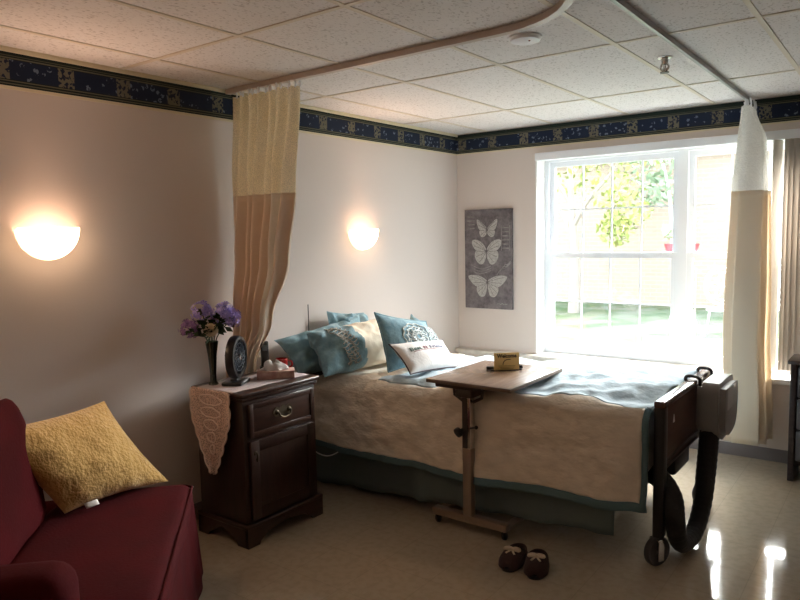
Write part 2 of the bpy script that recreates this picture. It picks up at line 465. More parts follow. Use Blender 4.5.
# borders, moulding, baseboards
ZB = 2.338
for nm, ax in (('trim_3', 'Y'), ('trim_4', 'X')):
    bm = B()
    if ax == 'Y': box(bm, 0, .004, D_ROOM, 0, 0, 2.489-ZB)
    else: box(bm, 0.004, W_ROOM, -.004, 0, 0, 2.503-ZB)
    o = obj(nm, bm, border_mat(ax), smooth=False); o.location = (0, 0, ZB); struct(o)
bm = B(); box(bm, 0, .014, D_ROOM, 0, 2.487, H, .003); struct(obj('trim_5', bm, M['cream']))
bm = B(); box(bm, 0, .006, D_ROOM, -.004, ZB-.014, ZB); box(bm, .006, W_ROOM, -.006, 0, ZB-.012, ZB); struct(obj('trim_6', bm, M['cream'], smooth=False))
bm = B(); box(bm, 0, .008, D_ROOM, 0, 0, .10, .003); struct(obj('baseboard_left', bm, M['base']))
bm = B(); box(bm, .008, W_ROOM, -.008, 0, 0, .092, .003); struct(obj('baseboard_back', bm, M['base']))

# ------------------------------------------------------------------ windows (two double-hung units)
def window(name, x0, x1):
    z0, z1 = OZ0+.004, OZ1-.012; y0, y1 = .15, .235; fw = .035
    bm = B()
    box(bm, x0, x0+fw, y0, y1, z0, z1); box(bm, x1-fw, x1, y0, y1, z0, z1)
    box(bm, x0+fw, x1-fw, y0+.001, y1-.001, z1-fw, z1); box(bm, x0+fw, x1-fw, y0+.001, y1-.001, z0, z0+fw)
    root = struct(obj(name, bm, M['white'], smooth=False))
    zm = 1.435; sw = .042
    for lo, hi, ya in ((zm-.022, z1-fw, .185), (z0+fw, zm+.022, .155)):
        bm = B(); a, b = x0+fw, x1-fw
        box(bm, a, a+sw, ya, ya+.03, lo, hi); box(bm, b-sw, b, ya, ya+.03, lo, hi)
        box(bm, a+sw, b-sw, ya, ya+.03, lo, lo+sw); box(bm, a+sw, b-sw, ya, ya+.03, hi-sw, hi)
        sash = obj('sash', bm, M['white'], root, smooth=False)
        bm = B(); w = (b-a-2*sw)
        for k in range(1, 4): box(bm, a+sw+w*k/4-.006, a+sw+w*k/4+.006, ya+.012, ya+.021, lo+sw, hi-sw)
        box(bm, a+sw, b-sw, ya+.0125, ya+.0205, (lo+hi)/2-.006, (lo+hi)/2+.006)
        obj('muntins', bm, M['white'], sash, smooth=False)
        bm = B(); box(bm, a+sw-.004, b-sw+.004, ya+.0145, ya+.0185, lo+sw-.004, hi-sw+.004)
        obj('pane', bm, M['glass'], sash, smooth=False)
window('window_1', OX0+.012, 1.895)
window('window_2', 1.895, OX1-.012)

# vertical blinds: headrail along the top of the opening, slats stacked at the right
t = thing('vertical_blinds', 'grey beige vertical blinds stacked at the right side of the window', 'blinds', (2.78, -.04, 2.28))
bm = B(); box(bm, .785-2.78, 3.05-2.78, -.025, .035, -.065, -.005, .006); obj('headrail', bm, M['white'], t)
for k in range(14):
    bm = B(); x = 2.548+(k*.030+.035 if k else 0)-2.78; tw = R(58+6*math.sin(k*1.7))
    c, s = math.cos(tw), math.sin(tw); w = .044
    def f(u, v, x=x, c=c, s=s):
        q = (u-.5)*2*w; bow = .007*(1-(2*u-1)**2)
        return vec(x+q*c+bow*s, .002+q*s-bow*c-.0, -.065-v*1.55)
    sheet(bm, f, 6, 2); obj('slat', bm, M['blind'], t, solid=.0015)

# ------------------------------------------------------------------ outdoors
G = -.25
bm = B()
def lawnf(u, v):
    x = -16+30*u; y = .6+13*v
    return vec(x, y, G+.05*nz((x*.3, y*.3, 0)))
sheet(bm, lawnf, 30, 20); o = obj('lawn', bm, M['lawn']); o['kind'] = 'structure'
t = thing('brick_building', 'long low tan brick building with white eave across the lawn', 'building', (-2, 12.4, G))
bm = B(); box(bm, -14, 12, 0, 3, -.2, 3.72); obj('brick_wall', bm, M['brick'], t, smooth=False)
bm = B(); box(bm, -14.3, 12.3, -.35, 0.05, 3.70, 3.92, .02); obj('fascia', bm, M['fascia'], t)
bm = B(); prism(bm, [(-.35, 3.9), (3.2, 3.9), (3.2, 5.2)], 26.6, Matrix(((0, 0, 1, -14.3), (1, 0, 0, 0), (0, 1, 0, 0), (0, 0, 0, 1)))); obj('roof', bm, M['roof'], t, smooth=False)

def leaf_cloud(bm, blobs, n, size, seed):
    rnd = random.Random(seed)
    for _ in range(n):
        cx, cy, cz, rx = rnd.choice(blobs)
        while True:
            p = vec(rnd.uniform(-1, 1), rnd.uniform(-1, 1), rnd.uniform(-1, 1))
            if .3 < p.length < 1: break
        p = vec(cx, cy, cz)+p*rx
        a = vec(rnd.gauss(0, 1), rnd.gauss(0, 1), rnd.gauss(0, 1)).normalized(); b = a.orthogonal().normalized()
        s = size*rnd.uniform(.6, 1.3)
        v = [bm.verts.new(p+a*s), bm.verts.new(p+b*s*.45), bm.verts.new(p-a*s), bm.verts.new(p-b*s*.45)]
        bm.faces.new(v)

t = thing('lawn_tree', 'slim tree with forked grey trunk and sparse yellow green leaves outside the left window', 'tree', (-3.0, 9.9, G))
bm = B()
tube(bm, catmull([(0, 0, -.05), (.02, 0, .8), (0, 0, 1.6), (-.05, 0, 2.3), (-.1, 0, 3.4), (.05, 0, 4.6)]), .1, 10, rf=lambda q: .13*(1-.75*q)+.01)
for e in ([(0, 0, 1.7), (-.35, .1, 2.3), (-.8, .1, 2.9), (-1.2, 0, 3.6)], [(-.02, 0, 2.0), (.4, -.1, 2.6), (.9, 0, 3.2), (1.3, .1, 4)], [(-.06, 0, 2.5), (-.5, 0, 3.2), (-.8, 0, 4.2)]):
    tube(bm, catmull(e), .05, 8, rf=lambda q: .055*(1-.8*q)+.008)
obj('trunk', bm, M['bark'], t)
bm = B(); leaf_cloud(bm, [(-1.1, 0, 3.2, .75), (-.3, .2, 3.6, .9), (.8, 0, 3.1, .8), (1.2, .1, 2.4, .55), (.3, 0, 4.5, 1), (-1.3, 0, 2.0, .55), (-.9, 0, 4.3, .8), (1.5, 0, 3.8, .8), (.9, .2, 1.9, .4)], 1500, .085, 3)
obj('foliage', bm, M['foli'], t, smooth=False)
t = thing('leafy_tree', 'green leafy branch tree by the brick wall seen through the upper middle of the window', 'tree', (-2.0, 11.2, G))
bm = B(); tube(bm, catmull([(.9, 0, -.05), (.85, 0, 1.5), (.7, 0, 3), (.3, 0, 4.2)]), .05, 8, rf=lambda q: .06*(1-.7*q)); obj('trunk', bm, M['fascia'], t)
bm = B(); leaf_cloud(bm, [(.3, 0, 3.5, .6), (-.1, 0, 4.0, .6), (.5, 0, 2.8, .45), (.0, 0, 4.7, .8), (.7, 0, 4.5, .7)], 700, .10, 5); obj('foliage', bm, M['foli2'], t, smooth=False)

# tall white plant stand with two potted plants, white garden chairs
SX, SY, SH = -.33, 8.8, 1.45
t = thing('plant_stand', 'tall white iron plant stand on the lawn behind the window mullion', 'plant stand', (SX, SY, G))
bm = B(); lathe(bm, [(0, SH-.03), (.36, SH-.03), (.37, SH-.015), (.36, SH), (0, SH)], 28); obj('shelf', bm, M['wmetal'], t)
for k in range(3):
    bm = B(); a = k*2.094; tube(bm, catmull([(.3*math.cos(a), .3*math.sin(a), .02), (.14*math.cos(a), .14*math.sin(a), .7), (.24*math.cos(a), .24*math.sin(a), SH-.02)]), .016, 8); obj('leg', bm, M['wmetal'], t)
def pot(x, y, label, hgt):
    t = thing('potted_plant', label, 'plant', (x, y, G+SH), 0, 'red pots on the plant stand')
    bm = B(); lathe(bm, [(0, 0), (.09, 0), (.13, .14), (.14, .15), (.115, .15), (.105, .12), (0, .12)], 20); obj('pot', bm, M['pot'], t)
    bm = B(); tube(bm, catmull([(0, 0, .11), (-.02, 0, .25), (-.04, 0, .55*hgt)]), .012, 6); obj('stem', bm, M['bark'], t)
    bm = B(); leaf_cloud(bm, [(-.04, 0, .60*hgt, .14), (.02, 0, .55*hgt, .10)], 50, .07, 11); obj('leaves', bm, M['foli2'], t, smooth=False)
pot(-.13, 8.8, 'red pot with a thin stemmed plant outside right of the window mullion', 1.0)
pot(-.53, 8.8, 'red pot with a small plant outside left of the window mullion', .6)
def garden_chair(x, y, rz, label):
    t = thing('garden_chair', label, 'chair', (x, y, G), rz, 'white iron garden chairs')
    bm = B(); lathe(bm, [(0, .44), (.22, .44), (.23, .455), (.22, .47), (0, .47)], 20); obj('seat', bm, M['wmetal'], t)
    bm = B()
    tube(bm, [(.27*math.cos(a), .2, .86+.33*math.sin(a)) for a in [k*math.pi/12 for k in range(24)]], .018, 6, closed=True)
    for a in (.5, 1.2, 1.95, 2.65):
        tube(bm, [(.12*math.cos(q)+.12*math.cos(a*1.9), .2, .86+.13*math.sin(q)+.14*math.sin(a*1.9)) for q in [k*math.pi/8 for k in range(16)]], .012, 5, closed=True)
    obj('backrest', bm, M['wmetal'], t)
    for sx in (-1, 1):
        for sy in (-1, 1):
            bm = B(); tube(bm, catmull([(.24*sx, .22*sy, 0), (.19*sx, .15*sy, .25), (.17*sx, .14*sy, .45)]), .014, 6); obj('leg', bm, M['wmetal'], t)
garden_chair(.62, 7.7, R(10), 'white scrollwork garden chair on the lawn left of the hanging curtain')
garden_chair(1.32, 8.9, R(-25), 'white garden chair behind the hanging curtain by the blinds')
bm = B(); tube(bm, [(.55, 6.2, G-.1), (.56, 6.2, 1.0)], .012, 6); tag(obj('garden_rod', bm, M['bark'], origin=(.55, 6.2, G)), 'thin dark rod stuck in the lawn seen through the right window', 'rod')

# ------------------------------------------------------------------ ceiling fittings
bm = B()
c0 = [(.02, -2.575), (1.0, -2.585), (1.82, -2.605)]
arc = [(1.85+.47*math.sin(a), -3.075+.47*math.cos(a)) for a in [k*math.pi/2/12 for k in range(1, 13)]]
pts = [(x, y, H-.017) for x, y in c0+arc+[(2.32, -4.0), (2.32, -6.6)]]
tube(bm, pts, 0, rect=(.034, .028)); 
tag(obj('curtain_track', bm, mat('track enamel', (.50, .42, .36), .35), origin=(.02, -2.575, H)), 'white ceiling curtain track curving above the bed and cream curtain', 'curtain track')
bm = B(); tube(bm, [(2.372, -.03, H-.015), (2.372, -6.6, H-.015)], 0, rect=(.017, .024))
tag(obj('curtain_track', bm, mat('grey track', (.30, .30, .29), .35), origin=(2.372, -.03, H)), 'straight grey ceiling curtain track running to the window wall', 'curtain track')
t = thing('smoke_detector', 'flat white round smoke detector on the ceiling inside the track bend', 'smoke detector', (1.865, -2.41, H))
bm = B(); lathe(bm, [(.0, -.026), (.05, -.026), (.066, -.020), (.07, -.010), (.074, -.008), (.074, 0), (0, 0)], 28); obj('housing', bm, M['white'], t)
bm = B(); lathe(bm, [(0, -.029), (.004, -.029), (.005, -.025), (0, -.025)], 10, c=(.03, -.02, 0)); obj('lamp', bm, M['redgl'], t)
t = thing('sprinkler_head', 'small chrome sprinkler head hanging from the ceiling', 'sprinkler', (2.245, -1.60, H))
bm = B(); lathe(bm, [(0, -.006), (.034, -.006), (.038, -.002), (.038, 0), (0, 0)], 24); obj('escutcheon', bm, M['steel'], t)
bm = B(); lathe(bm, [(0, -.036), (.014, -.036), (.017, -.024), (.018, -.005), (0, -.005)], 14); lathe(bm, [(0, -.07), (.006, -.07), (.009, -.055), (.006, -.035), (0, -.035)], 12)
for s in (-1, 1): tube(bm, catmull([(.010*s, 0, -.028), (.019*s, 0, -.045), (.015*s, 0, -.06), (.003*s, 0, -.072)]), .0055, 6)
obj('frame', bm, M['steel'], t)
bm = B(); lathe(bm, [(0, -.078), (.022, -.078), (.022, -.074), (0, -.072)], 18); obj('deflector', bm, M['dsteel'], t)

# ------------------------------------------------------------------ wall sconces
def sconce(y, z, label):
    t = thing('wall_sconce', label, 'lamp', (0, y, z), 0, 'half bowl sconces on the left wall')
    bm = B(); n1, n2 = 24, 14; A, Bw, C = .115, .148, .152; rings = []
    for inner in (0, .006):
        g = [[bm.verts.new(((A-inner)*math.sin(th)*math.sin(ph), -(Bw-inner)*math.cos(th), -(C-inner)*math.sin(th)*math.cos(ph))) for ph in [k*math.pi/2/n2 for k in range(n2+1)]] for th in [math.pi*i/n1 for i in range(1, n1)]]
        for i in range(len(g)-1):
            for k in range(n2): bm.faces.new((g[i][k], g[i+1][k], g[i+1][k+1], g[i][k+1]))
        rings.append(g)
    a, b = rings
    for i in range(len(a)-1): bm.faces.new((a[i][n2], a[i+1][n2], b[i+1][n2], b[i][n2]))
    iv = {w_ for r_ in b for w_ in r_}
    for f_ in bm.faces:
        if all(v in iv for v in f_.verts): f_.material_index = 1
    for v in bm.verts: v.co.x += .004
    sh = obj('shade', bm, M['sconce'], t); sh.data.materials.append(M['white'])
    bm = B(); box(bm, 0, .006, -.05, .05, -.10, -.02, .002); obj('back_plate', bm, M['white'], t)
    bm = B(); sphere(bm, (.05, 0, -.055), .022, 2, (1, 1, 1.3)); obj('bulb', bm, lamp_mat('bulb', (1, .72, .42), 3), t)
    l = bpy.data.lights.new('sconce_light', 'POINT'); l.energy = SCONCE_W; l.color = (1, .60, .38); l.shadow_soft_size = .03
    lo = bpy.data.objects.new('sconce_light', l); COL.objects.link(lo); lo.parent = t; lo.location = (.086, 0, -.062)
    l = bpy.data.lights.new('sconce_fill_spot', 'SPOT'); l.energy = 8; l.color = (1, .62, .42); l.spot_size = R(120); l.spot_blend = .9; l.shadow_soft_size = .03  # extra spot added inside the bowl to brighten the ceiling
    lo = bpy.data.objects.new('sconce_fill_spot', l); COL.objects.link(lo); lo.parent = t; lo.location = (.075, 0, -.03)
    lo.rotation_euler = vec(.62, 0, .8).to_track_quat('-Z', 'Y').to_euler()
SCONCE_W = .7
sconce(-3.682, 1.70, 'lit half bowl wall sconce above the red sofa')
sconce(-1.36, 1.678, 'lit half bowl wall sconce above the bed pillows')

sconce(-5.98, 1.70, 'added unseen half bowl wall sconce for warm fill at the near end of the left wall')  # unseen third sconce, added as warm fill for the left side

# ------------------------------------------------------------------ privacy curtains
def curtain(name, label, loc, sect, ztop, zsplit, zbot, n, mn, mf, hooks, lin=None):
    """sect(s, z) -> point on the cloth; s in 0..1 across"""
    t = thing(name, label, 'curtain', loc)
    L0 = Vector(loc)
    bm = B(); sheet(bm, lambda u, v: sect(u, ztop+(zsplit-ztop)*v)-L0, n, 14); obj('net_panel', bm, mn, t)
    def cl(u, v): return sect(u, zsplit+.012+(zbot-zsplit-.012)*v)-L0
    bm = B()
    if lin:
        sheet(bm, cl, int(n*lin[0]), 40, (0, lin[0])); sheet(bm, cl, int(n*(1-lin[1])), 40, (lin[1], 1))
    else: sheet(bm, cl, n, 40)
    pan = obj('cloth_panel', bm, mf, t, solid=.002)
    if lin:
        bm = B(); sheet(bm, cl, int(n*(lin[1]-lin[0])), 40, lin); obj('lining', bm, M['lining'], pan, solid=.002)
    for k in range(hooks):
        p = sect((k+.5)/hooks, ztop)-L0
        bm = B(); tube(bm, catmull([(p.x, p.y, p.z-.006), (p.x+.006, p.y, p.z+.008), (p.x, p.y, H-.032-L0.z)]), .0055, 6); obj('hook', bm, M['white'], t)
    return t

def lerp(a, b, q): return a+(b-a)*q
def keyed(keys, z):
    if z >= keys[0][0]: return keys[0][1:]
    for a, b in zip(keys, keys[1:]):
        if z >= b[0]:
            q = (a[0]-z)/(a[0]-b[0]); q = q*q*(3-2*q)
            return tuple(lerp(x, y, q) for x, y in zip(a[1:], b[1:]))
    return keys[-1][1:]
# keys: z, x0, y0, x1, y1, pleat depth
KL = [(2.43, .085, -2.575, .60, -2.578, .022), (1.9, .06, -2.585, .535, -2.585, .032), (1.5, .06, -2.60, .46, -2.575, .038), (1.15, .065, -2.65, .29, -2.54, .036), (.86, .065, -2.70, .10, -2.52, .022), (.15, .06, -2.74, .08, -2.50, .016)]
def sectL(s, z):
    x0, y0, x1, y1, d = keyed(KL, z)
    a = vec(x0, y0, 0); b = vec(x1, y1, 0); nrm = vec(-(y1-y0), x1-x0, 0).normalized()
    w = math.sin(s*2*math.pi*6.5+.5*math.sin(z*2)) + .4*math.sin(s*2*math.pi*2.7+z*2)
    p = a.lerp(b, s) + nrm*w*d
    p.x = max(.018, p.x); p.z = z
    return p
curtain('privacy_curtain', 'cream net topped tan curtain hanging beside the nightstand', (.30, -2.575, 2.45), sectL, 2.452, 1.868, .15, 150, M['net'], M['curt'], 24, (.70, .86))
KR = [(2.43, 2.385, -.08, 2.385, -.28, .030), (2.2, 2.415, -.09, 2.405, -.30, .065), (1.9, 2.42, -.09, 2.405, -.30, .085), (1.0, 2.42, -.09, 2.405, -.32, .10), (.15, 2.455, -.09, 2.435, -.33, .11)]
def sectR(s, z):
    x0, y0, x1, y1, d = keyed(KR, z)
    p = vec(lerp(x0, x1, s), lerp(y0, y1, s), z)
    p.x += d*(math.sin(s*2*math.pi*4.5+.7+.3*math.sin(z*1.3)) + .25*math.sin(s*2*math.pi*2+z))
    return p
curtain('privacy_curtain', 'pale curtain with backlit net top hanging in front of the window', (2.372, -.2, 2.45), sectR, 2.43, 1.865, .185, 150, M['net_backlit'], M['curtw'], 10)

# ------------------------------------------------------------------ butterfly canvas
t = thing('canvas_picture', 'grey canvas print of three pale butterflies beside the window', 'picture', (.325, -.001, .972))
PW, PH, PT = .232, .868, .032
bm = B(); box(bm, -PW, PW, -PT, 0, 0, PH, .003); obj('canvas', bm, M['canvas'], t)
FR = Matrix(((1, 0, 0, 0), (0, 0, -1, -PT), (0, 1, 0, 0), (0, 0, 0, 1)))      # xy outline onto the canvas face
def spline2(pts, n=5):
    P = pts+[pts[0], pts[1], pts[2]]; out = []
    for i in range(len(pts)):
        p0, p1, p2, p3 = [Vector((*P[(i+k) % len(pts)], 0)) for k in (-1, 0, 1, 2)]
        for k in range(n):
            q = k/n; v = .5*((2*p1)+(p2-p0)*q+(2*p0-5*p1+4*p2-p3)*q*q+(3*p1-p0-3*p2+p3)*q**3); out.append((v.x, v.y))
    return out
WINGS = {
 0: ([(0, .0), (.03, .04), (.08, .085), (.10, .09), (.098, .05), (.075, -.0), (.03, -.01)], [(0, -.005), (.04, -.005), (.075, -.01), (.07, -.05), (.045, -.065), (.015, -.045)]),
 1: ([(0, .0), (.03, .06), (.08, .10), (.135, .105), (.14, .06), (.10, .01), (.04, -.005)], [(0, -.01), (.05, -.005), (.105, .005), (.115, -.05), (.08, -.105), (.04, -.11), (.012, -.06)]),
 2: ([(0, .0), (.05, .04), (.12, .06), (.19, .05), (.155, -.01), (.10, -.045), (.03, -.02)], [(0, -.01), (.05, -.03), (.105, -.05), (.10, -.10), (.07, -.135), (.03, -.125), (.012, -.07)])}
for kind, cx, cz, sc in ((0, -.005, .69, .98), (1, -.012, .50, .98), (2, -.005, .235, .97)):
    bm = B()
    for s in (-1, 1):
        for wg in WINGS[kind]:
            prism(bm, [(cx+s*(x*1.06*sc-.004), cz+y*sc) for x, y in spline2(wg)], .0025, FR)
    bf = obj('butterfly', bm, M['bfly'], t, smooth=False)
    bm = B()
    prism(bm, spline2([(cx-.002, cz-.06*sc), (cx-.004, cz), (cx-.003, cz+.025), (cx+.003, cz+.025), (cx+.004, cz), (cx+.002, cz-.06*sc)]), .0035, FR)
    for s in (-1, 1):
        for wg in WINGS[kind]:
            for k in (2, 3, 4):
                x, y = wg[k]; tube(bm, [(cx, -PT-.0027, cz), (cx+s*x*sc*.5, -PT-.0027, cz+y*sc*.55), (cx+s*x*sc*.92, -PT-.0027, cz+y*sc*.9)], .0013, 4)
        tube(bm, catmull([(cx, -PT-.002, cz+.03), (cx+s*.02, -PT-.002, cz+.07*sc), (cx+s*.035, -PT-.002, cz+.09*sc)], 4), .0014, 4)
    obj('body', bm, M['bflyd'], bf)
bm = B()   # faded stamp block
for k in range(6):
    tube(bm, [(.145, -PT-.001, .53+k*.035), (.205, -PT-.001, .53+k*.035)], .005, 4)
for x in (.135, .215): tube(bm, [(x, -PT-.001, .51), (x, -PT-.001, .725)], .003, 4)
obj('stamp', bm, M['canvl'], t); bm = B()
for k in range(3):
    tube(bm, catmull([(.09+.03*k, -PT-.001, .30+.03*k), (.13+.02*k, -PT-.001, .35+.02*k), (.17+.01*k, -PT-.001, .36+.015*k), (.222, -PT-.001, .40+.01*k)], 5), .003, 4)
obj('postmark', bm, M['canvl'], t); bm = B()
for k in range(3):
    tube(bm, catmull([(-.17+.015*k, -PT-.001, .385-.03*k), (-.11, -PT-.001, .36-.025*k), (-.05, -PT-.001, .35-.02*k), (.03, -PT-.001, .375-.02*k)], 5), .0025, 4)
obj('script', bm, M['canvl'], t); bm = B()
for k in range(4):
    tube(bm, [(-.20+.01*math.sin(k*2), -PT-.001, .70+.035*k), (-.13, -PT-.001, .705+.033*k)], .004, 4)
obj('foliage_print', bm, M['canvl'], t); bm = B()
tube(bm, catmull([(.09, -PT-.001, .045), (.11, -PT-.001, .05), (.12, -PT-.001, .042), (.14, -PT-.001, .05), (.16, -PT-.001, .043), (.19, -PT-.001, .048)], 5), .0035, 4)
obj('signature', bm, M['canvl'], t)

# ------------------------------------------------------------------ bed
t = bed = thing('hospital_bed', 'dark wooden framed hospital bed on casters along the window', 'bed', (1.2, -1.53, 0))
def W2(bm): bmesh.ops.translate(bm, verts=bm.verts, vec=(-1.2, 1.53, 0)); return bm
YN, YF = -2.0, -1.06
bm = B(); box(bm, .10, 2.30, YN+.02, YF-.02, .42, .655, .05, 4); obj('mattress', W2(bm), M['mattress'], t)
bm = B(); box(bm, .12, 2.28, YN+.05, YF-.05, .36, .42, .008)
for x in (.35, 1.9): box(bm, x-.03, x+.03, YN+.15, YF-.15, .10, .37, .006)
for y in (YN+.15, YF-.15): box(bm, .3, 2.0, y-.025, y+.025, .10, .15, .006)
obj('bed_frame', W2(bm), M['dsteel'], t)
bm = B(); box(bm, .035, .07, YN, YF, .30, .86, .01); obj('headboard', W2(bm), M['foot'], t)
bm = B()
box(bm, 2.345, 2.38, YN, YF, .47, .79, .006)
fb = obj('footboard', W2(bm), M['foot'], t)
bm = B(); box(bm, 2.335, 2.39, YN-.01, YF+.01, .785, .818, .009, 3); obj('cap_rail', W2(bm), mat('worn cap rail', (.10, .05, .04), .18, coat=.6), fb)
bm = B()
for z in (.485, .515): box(bm, 2.378, 2.388, YN+.03, YF-.03, z, z+.012, .003)
obj('moulding', W2(bm), M['mahog'], fb)
bm = B(); prism(bm, [(.012, -.018), (0, .022), (-.012, -.018)], .003, Matrix(((0, 0, 1, 2.381), (1, 0, 0, -1.83), (0, 1, 0, .70), (0, 0, 0, 1)))); obj('sticker', W2(bm), M['whitec'], fb, smooth=False)
for y in (YN+.02, YF-.02):
    bm = B(); box(bm, 2.335, 2.388, y-.03, y+.03, .14, .79, .01); obj('leg', W2(bm), M['black'], t)
for y in (YN+.05, YF-.05):
    bm = B(); box(bm, .05, .10, y-.03, y+.03, .14, .40, .01); obj('leg', W2(bm), M['mahogZ'], t)
bm = B(); box(bm, 2.16, 2.36, -1.70, -1.42, .36, .46, .015); obj('crank_box', W2(bm), M['black'], t)
def caster(par, x, y, r, W=None, turn=.4):
    bm = B(); mt = Matrix.Rotation(turn, 4, 'Z') @ Matrix.Rotation(R(90), 4, 'Y')
    lathe(bm, [(r*.62, -.016), (r*.9, -.018), (r, -.010), (r, .010), (r*.9, .018), (r*.62, .016), (r*.62, -.016)][:-1], 26, (x, y, r), mt)
    wh = obj('caster', W2(bm) if W else bm, M['rubber'], par)
    bm = B(); lathe(bm, [(0, -.02), (r*.2, -.02), (r*.22, -.014), (r*.64, -.012), (r*.64, .012), (r*.22, .014), (r*.2, .02), (0, .02)], 22, (x, y, r), mt); obj('hub', W2(bm) if W else bm, M['grey'], wh)
    bm = B()
    for s in (-1, 1): box(bm, -.006, .006, -.018, .018, -.05, .045, .003); bmesh.ops.translate(bm, verts=[v for v in bm.verts if not v.tag], vec=(s*.026, 0, 0)); [setattr(v, 'tag', True) for v in bm.verts]
    box(bm, -.03, .03, -.02, .02, .038, .052, .004); lathe(bm, [(0, .05), (.012, .05), (.012, .085), (0, .085)], 12)
    bmesh.ops.scale(bm, verts=bm.verts, vec=(1, 1, r/.07)); bmesh.ops.rotate(bm, verts=bm.verts, cent=(0, 0, 0), matrix=Matrix.Rotation(turn, 3, 'Z')); bmesh.ops.translate(bm, verts=bm.verts, vec=(x, y, r+.01))
    obj('fork', W2(bm) if W else bm, M['steel'], wh)
for x, y in ((2.355, -1.99), (2.355, -1.08), (.085, -1.97), (.085, -1.09)): caster(bed, x, y, .074, True, -.5)

# bed skirt
bm = B()
def skirtN(u, v):
    x = .16+2.0*u; zb = .02+.10*u
    z = lerp(.40, zb, v)
    y = lerp(-2.085, -2.025, u) - .015*v + .012*math.sin(x*17)*v + .006*math.sin(x*41+1)*v - (.02*v*math.exp(-((x-1.03)/.03)**2))
    return vec(x, y, z)
sheet(bm, skirtN, 110, 8)
sheet(bm, lambda u, v: vec(.16+2.0*u, -1.0+.012*math.sin(u*40)*v, lerp(.40, .12, v)), 60, 4)
sheet(bm, lambda u, v: vec(.16+2.0*u, lerp(skirtN(u, 0).y, -1.0, v), .405), 60, 4)
tag(obj('bed_skirt', bm, M['skirt'], origin=(1.2, -1.53, .4), solid=.003), 'dark teal pleated bed skirt hanging below the tan comforter', 'bed skirt')

# comforter: one grid split into tan body, teal top panel and hem
NX, NY = 150, 130
X0, X1 = .20, 2.325
def comf(u, s):
    x = lerp(X0, X1, u)
    ztop = lerp(.700, .785, min(1, u*1.3))
    yn = lerp(-2.115, -2.065, u); ye = -2.0
    hem = lerp(.285, .285, u) - .02*math.sin(u*3.1)
    if u > .93: hem += .5*(u-.93)**2*20*.05
    # s: 0 near hem .. .38 near edge .. .86 far edge .. 1 far hem
    if s < .38:
        q = s/.38; r = .075
        if q < .82:
            k = q/.82; z = lerp(hem, ztop-r, k)
            fold = (1-k)
            y = lerp(yn-.028, yn, k) + (.016*math.sin(x*8+.6*math.sin(x*3))+.010*math.sin(x*19+1.2))*fold
            p = vec(x, y, z)
        else:
            a = (q-.82)/.18*math.pi/2; p = vec(x, yn+r*(1-math.cos(a)), ztop-r+r*math.sin(a))
    elif s < .86:
        k = (s-.38)/.48; p = vec(x, lerp(yn+.075, -1.03, k), ztop+.018*math.sin(k*math.pi))
    else:
        k = (s-.86)/.14; a = min(1, k*3)*math.pi/2
        p = vec(x, -1.03+.08*math.sin(a)+.05*k, ztop-.07*(1-math.cos(a))-.40*max(0, k-.2))
        p.x += .10*max(0, k-.2)*max(0, u-.9)*10
    top = 1 if .36 < s < .88 else .55
    # soft puffs and wrinkles
    d = .026*nz((x*3.2, p.y*3.2, p.z*3.2), 1, 1) + .020*nz((x*7, p.y*5, p.z*7), 1, 2) + .012*nz((x*15, p.y*11, p.z*13), 1, 3)
    if s < .36: d += .020*(1-abs(nz((x*6+p.z*4, p.z*5-x*3, 0), 1, 9))*2.2)*.5 + .010*math.sin(x*30+2*math.sin(p.z*9))*max(0, u-.35)*(1-s/.36)
    if s > .33: d += .014*top*(1-2.4*abs(nz((x*2.4+p.y*2.0, p.y*6-x*3.5, 0), 1, 4)))*.9
    if u < .3 and .2 < s < .6: d += .025*math.exp(-((u-.08)/.07)**2)*math.exp(-((s-.40)/.10)**2)
    if s < .36: p.y -= d*.9
    elif s > .88: p.y += d*.6
    else: p.z += d
    if u > .93 and s < .38: p.y += .02*((u-.93)/.07)**2
    return p
gridp = [[comf(i/NX, j/NY) for j in range(NY+1)] for i in range(NX+1)]
def cut(test):
    bm = B(); vm = {}
    def gv(i, j):
        if (i, j) not in vm: vm[(i, j)] = bm.verts.new(gridp[i][j])
        return vm[(i, j)]
    for i in range(NX):
        for j in range(NY):
            if test(i, j): bm.faces.new((gv(i, j), gv(i+1, j), gv(i+1, j+1), gv(i, j+1)))
    bmesh.ops.translate(bm, verts=bm.verts, vec=(-1.26, 1.53, -.7)); return bm
def is_hem(i, j): return j < 4 or j >= NY-3 or (i >= NX-2 and j < .36*NY)
def edge_j(i): return .36*NY
def is_top(i, j):
    if is_hem(i, j): return False
    return i > 34 and edge_j(i) < j
cm = thing('comforter', 'tan quilted comforter with pale teal top draped over the bed', 'bedding', (1.26, -1.53, .7))
obj('side_panel', cut(lambda i, j: not is_hem(i, j) and not is_top(i, j)), M['tan'], cm, solid=.012)
obj('top_panel', cut(is_top), M['tealtop'], cm, solid=.013)
obj('hem', cut(is_hem), M['hem'], cm, solid=.016)

# pillows -------------------------------------------------------------
def pillow_fn(c00, c10, c11, c01, th, pinch=.08, crumple=.01, seed=0, bulge=.5):
    """corners in order bottom-left, bottom-right, top-right, top-left as seen from the front"""
    c00, c10, c11, c01 = map(Vector, (c00, c10, c11, c01))
    nrm = (c10-c00).cross(c01-c00).normalized(); cen = (c00+c10+c11+c01)/4
    def f(u, v, side, lift=0):
        a, b = 2*u-1, 2*v-1
        pu = u + a*(-pinch)*(1-b*b)*abs(a)*.5; pv = v + b*(-pinch)*(1-a*a)*abs(b)*.5
        p = c00*(1-pu)*(1-pv)+c10*pu*(1-pv)+c11*pu*pv+c01*(1-pu)*pv
        k = max(0, (1-a**2)*(1-b**2))**bulge
        h = th/2*k
        w = crumple*(nz(p, 9, seed)+.6*nz(p, 20, seed+3))*min(1, k*2.5)
        return p+nrm*side*(h+w*1.0+lift)
    return f
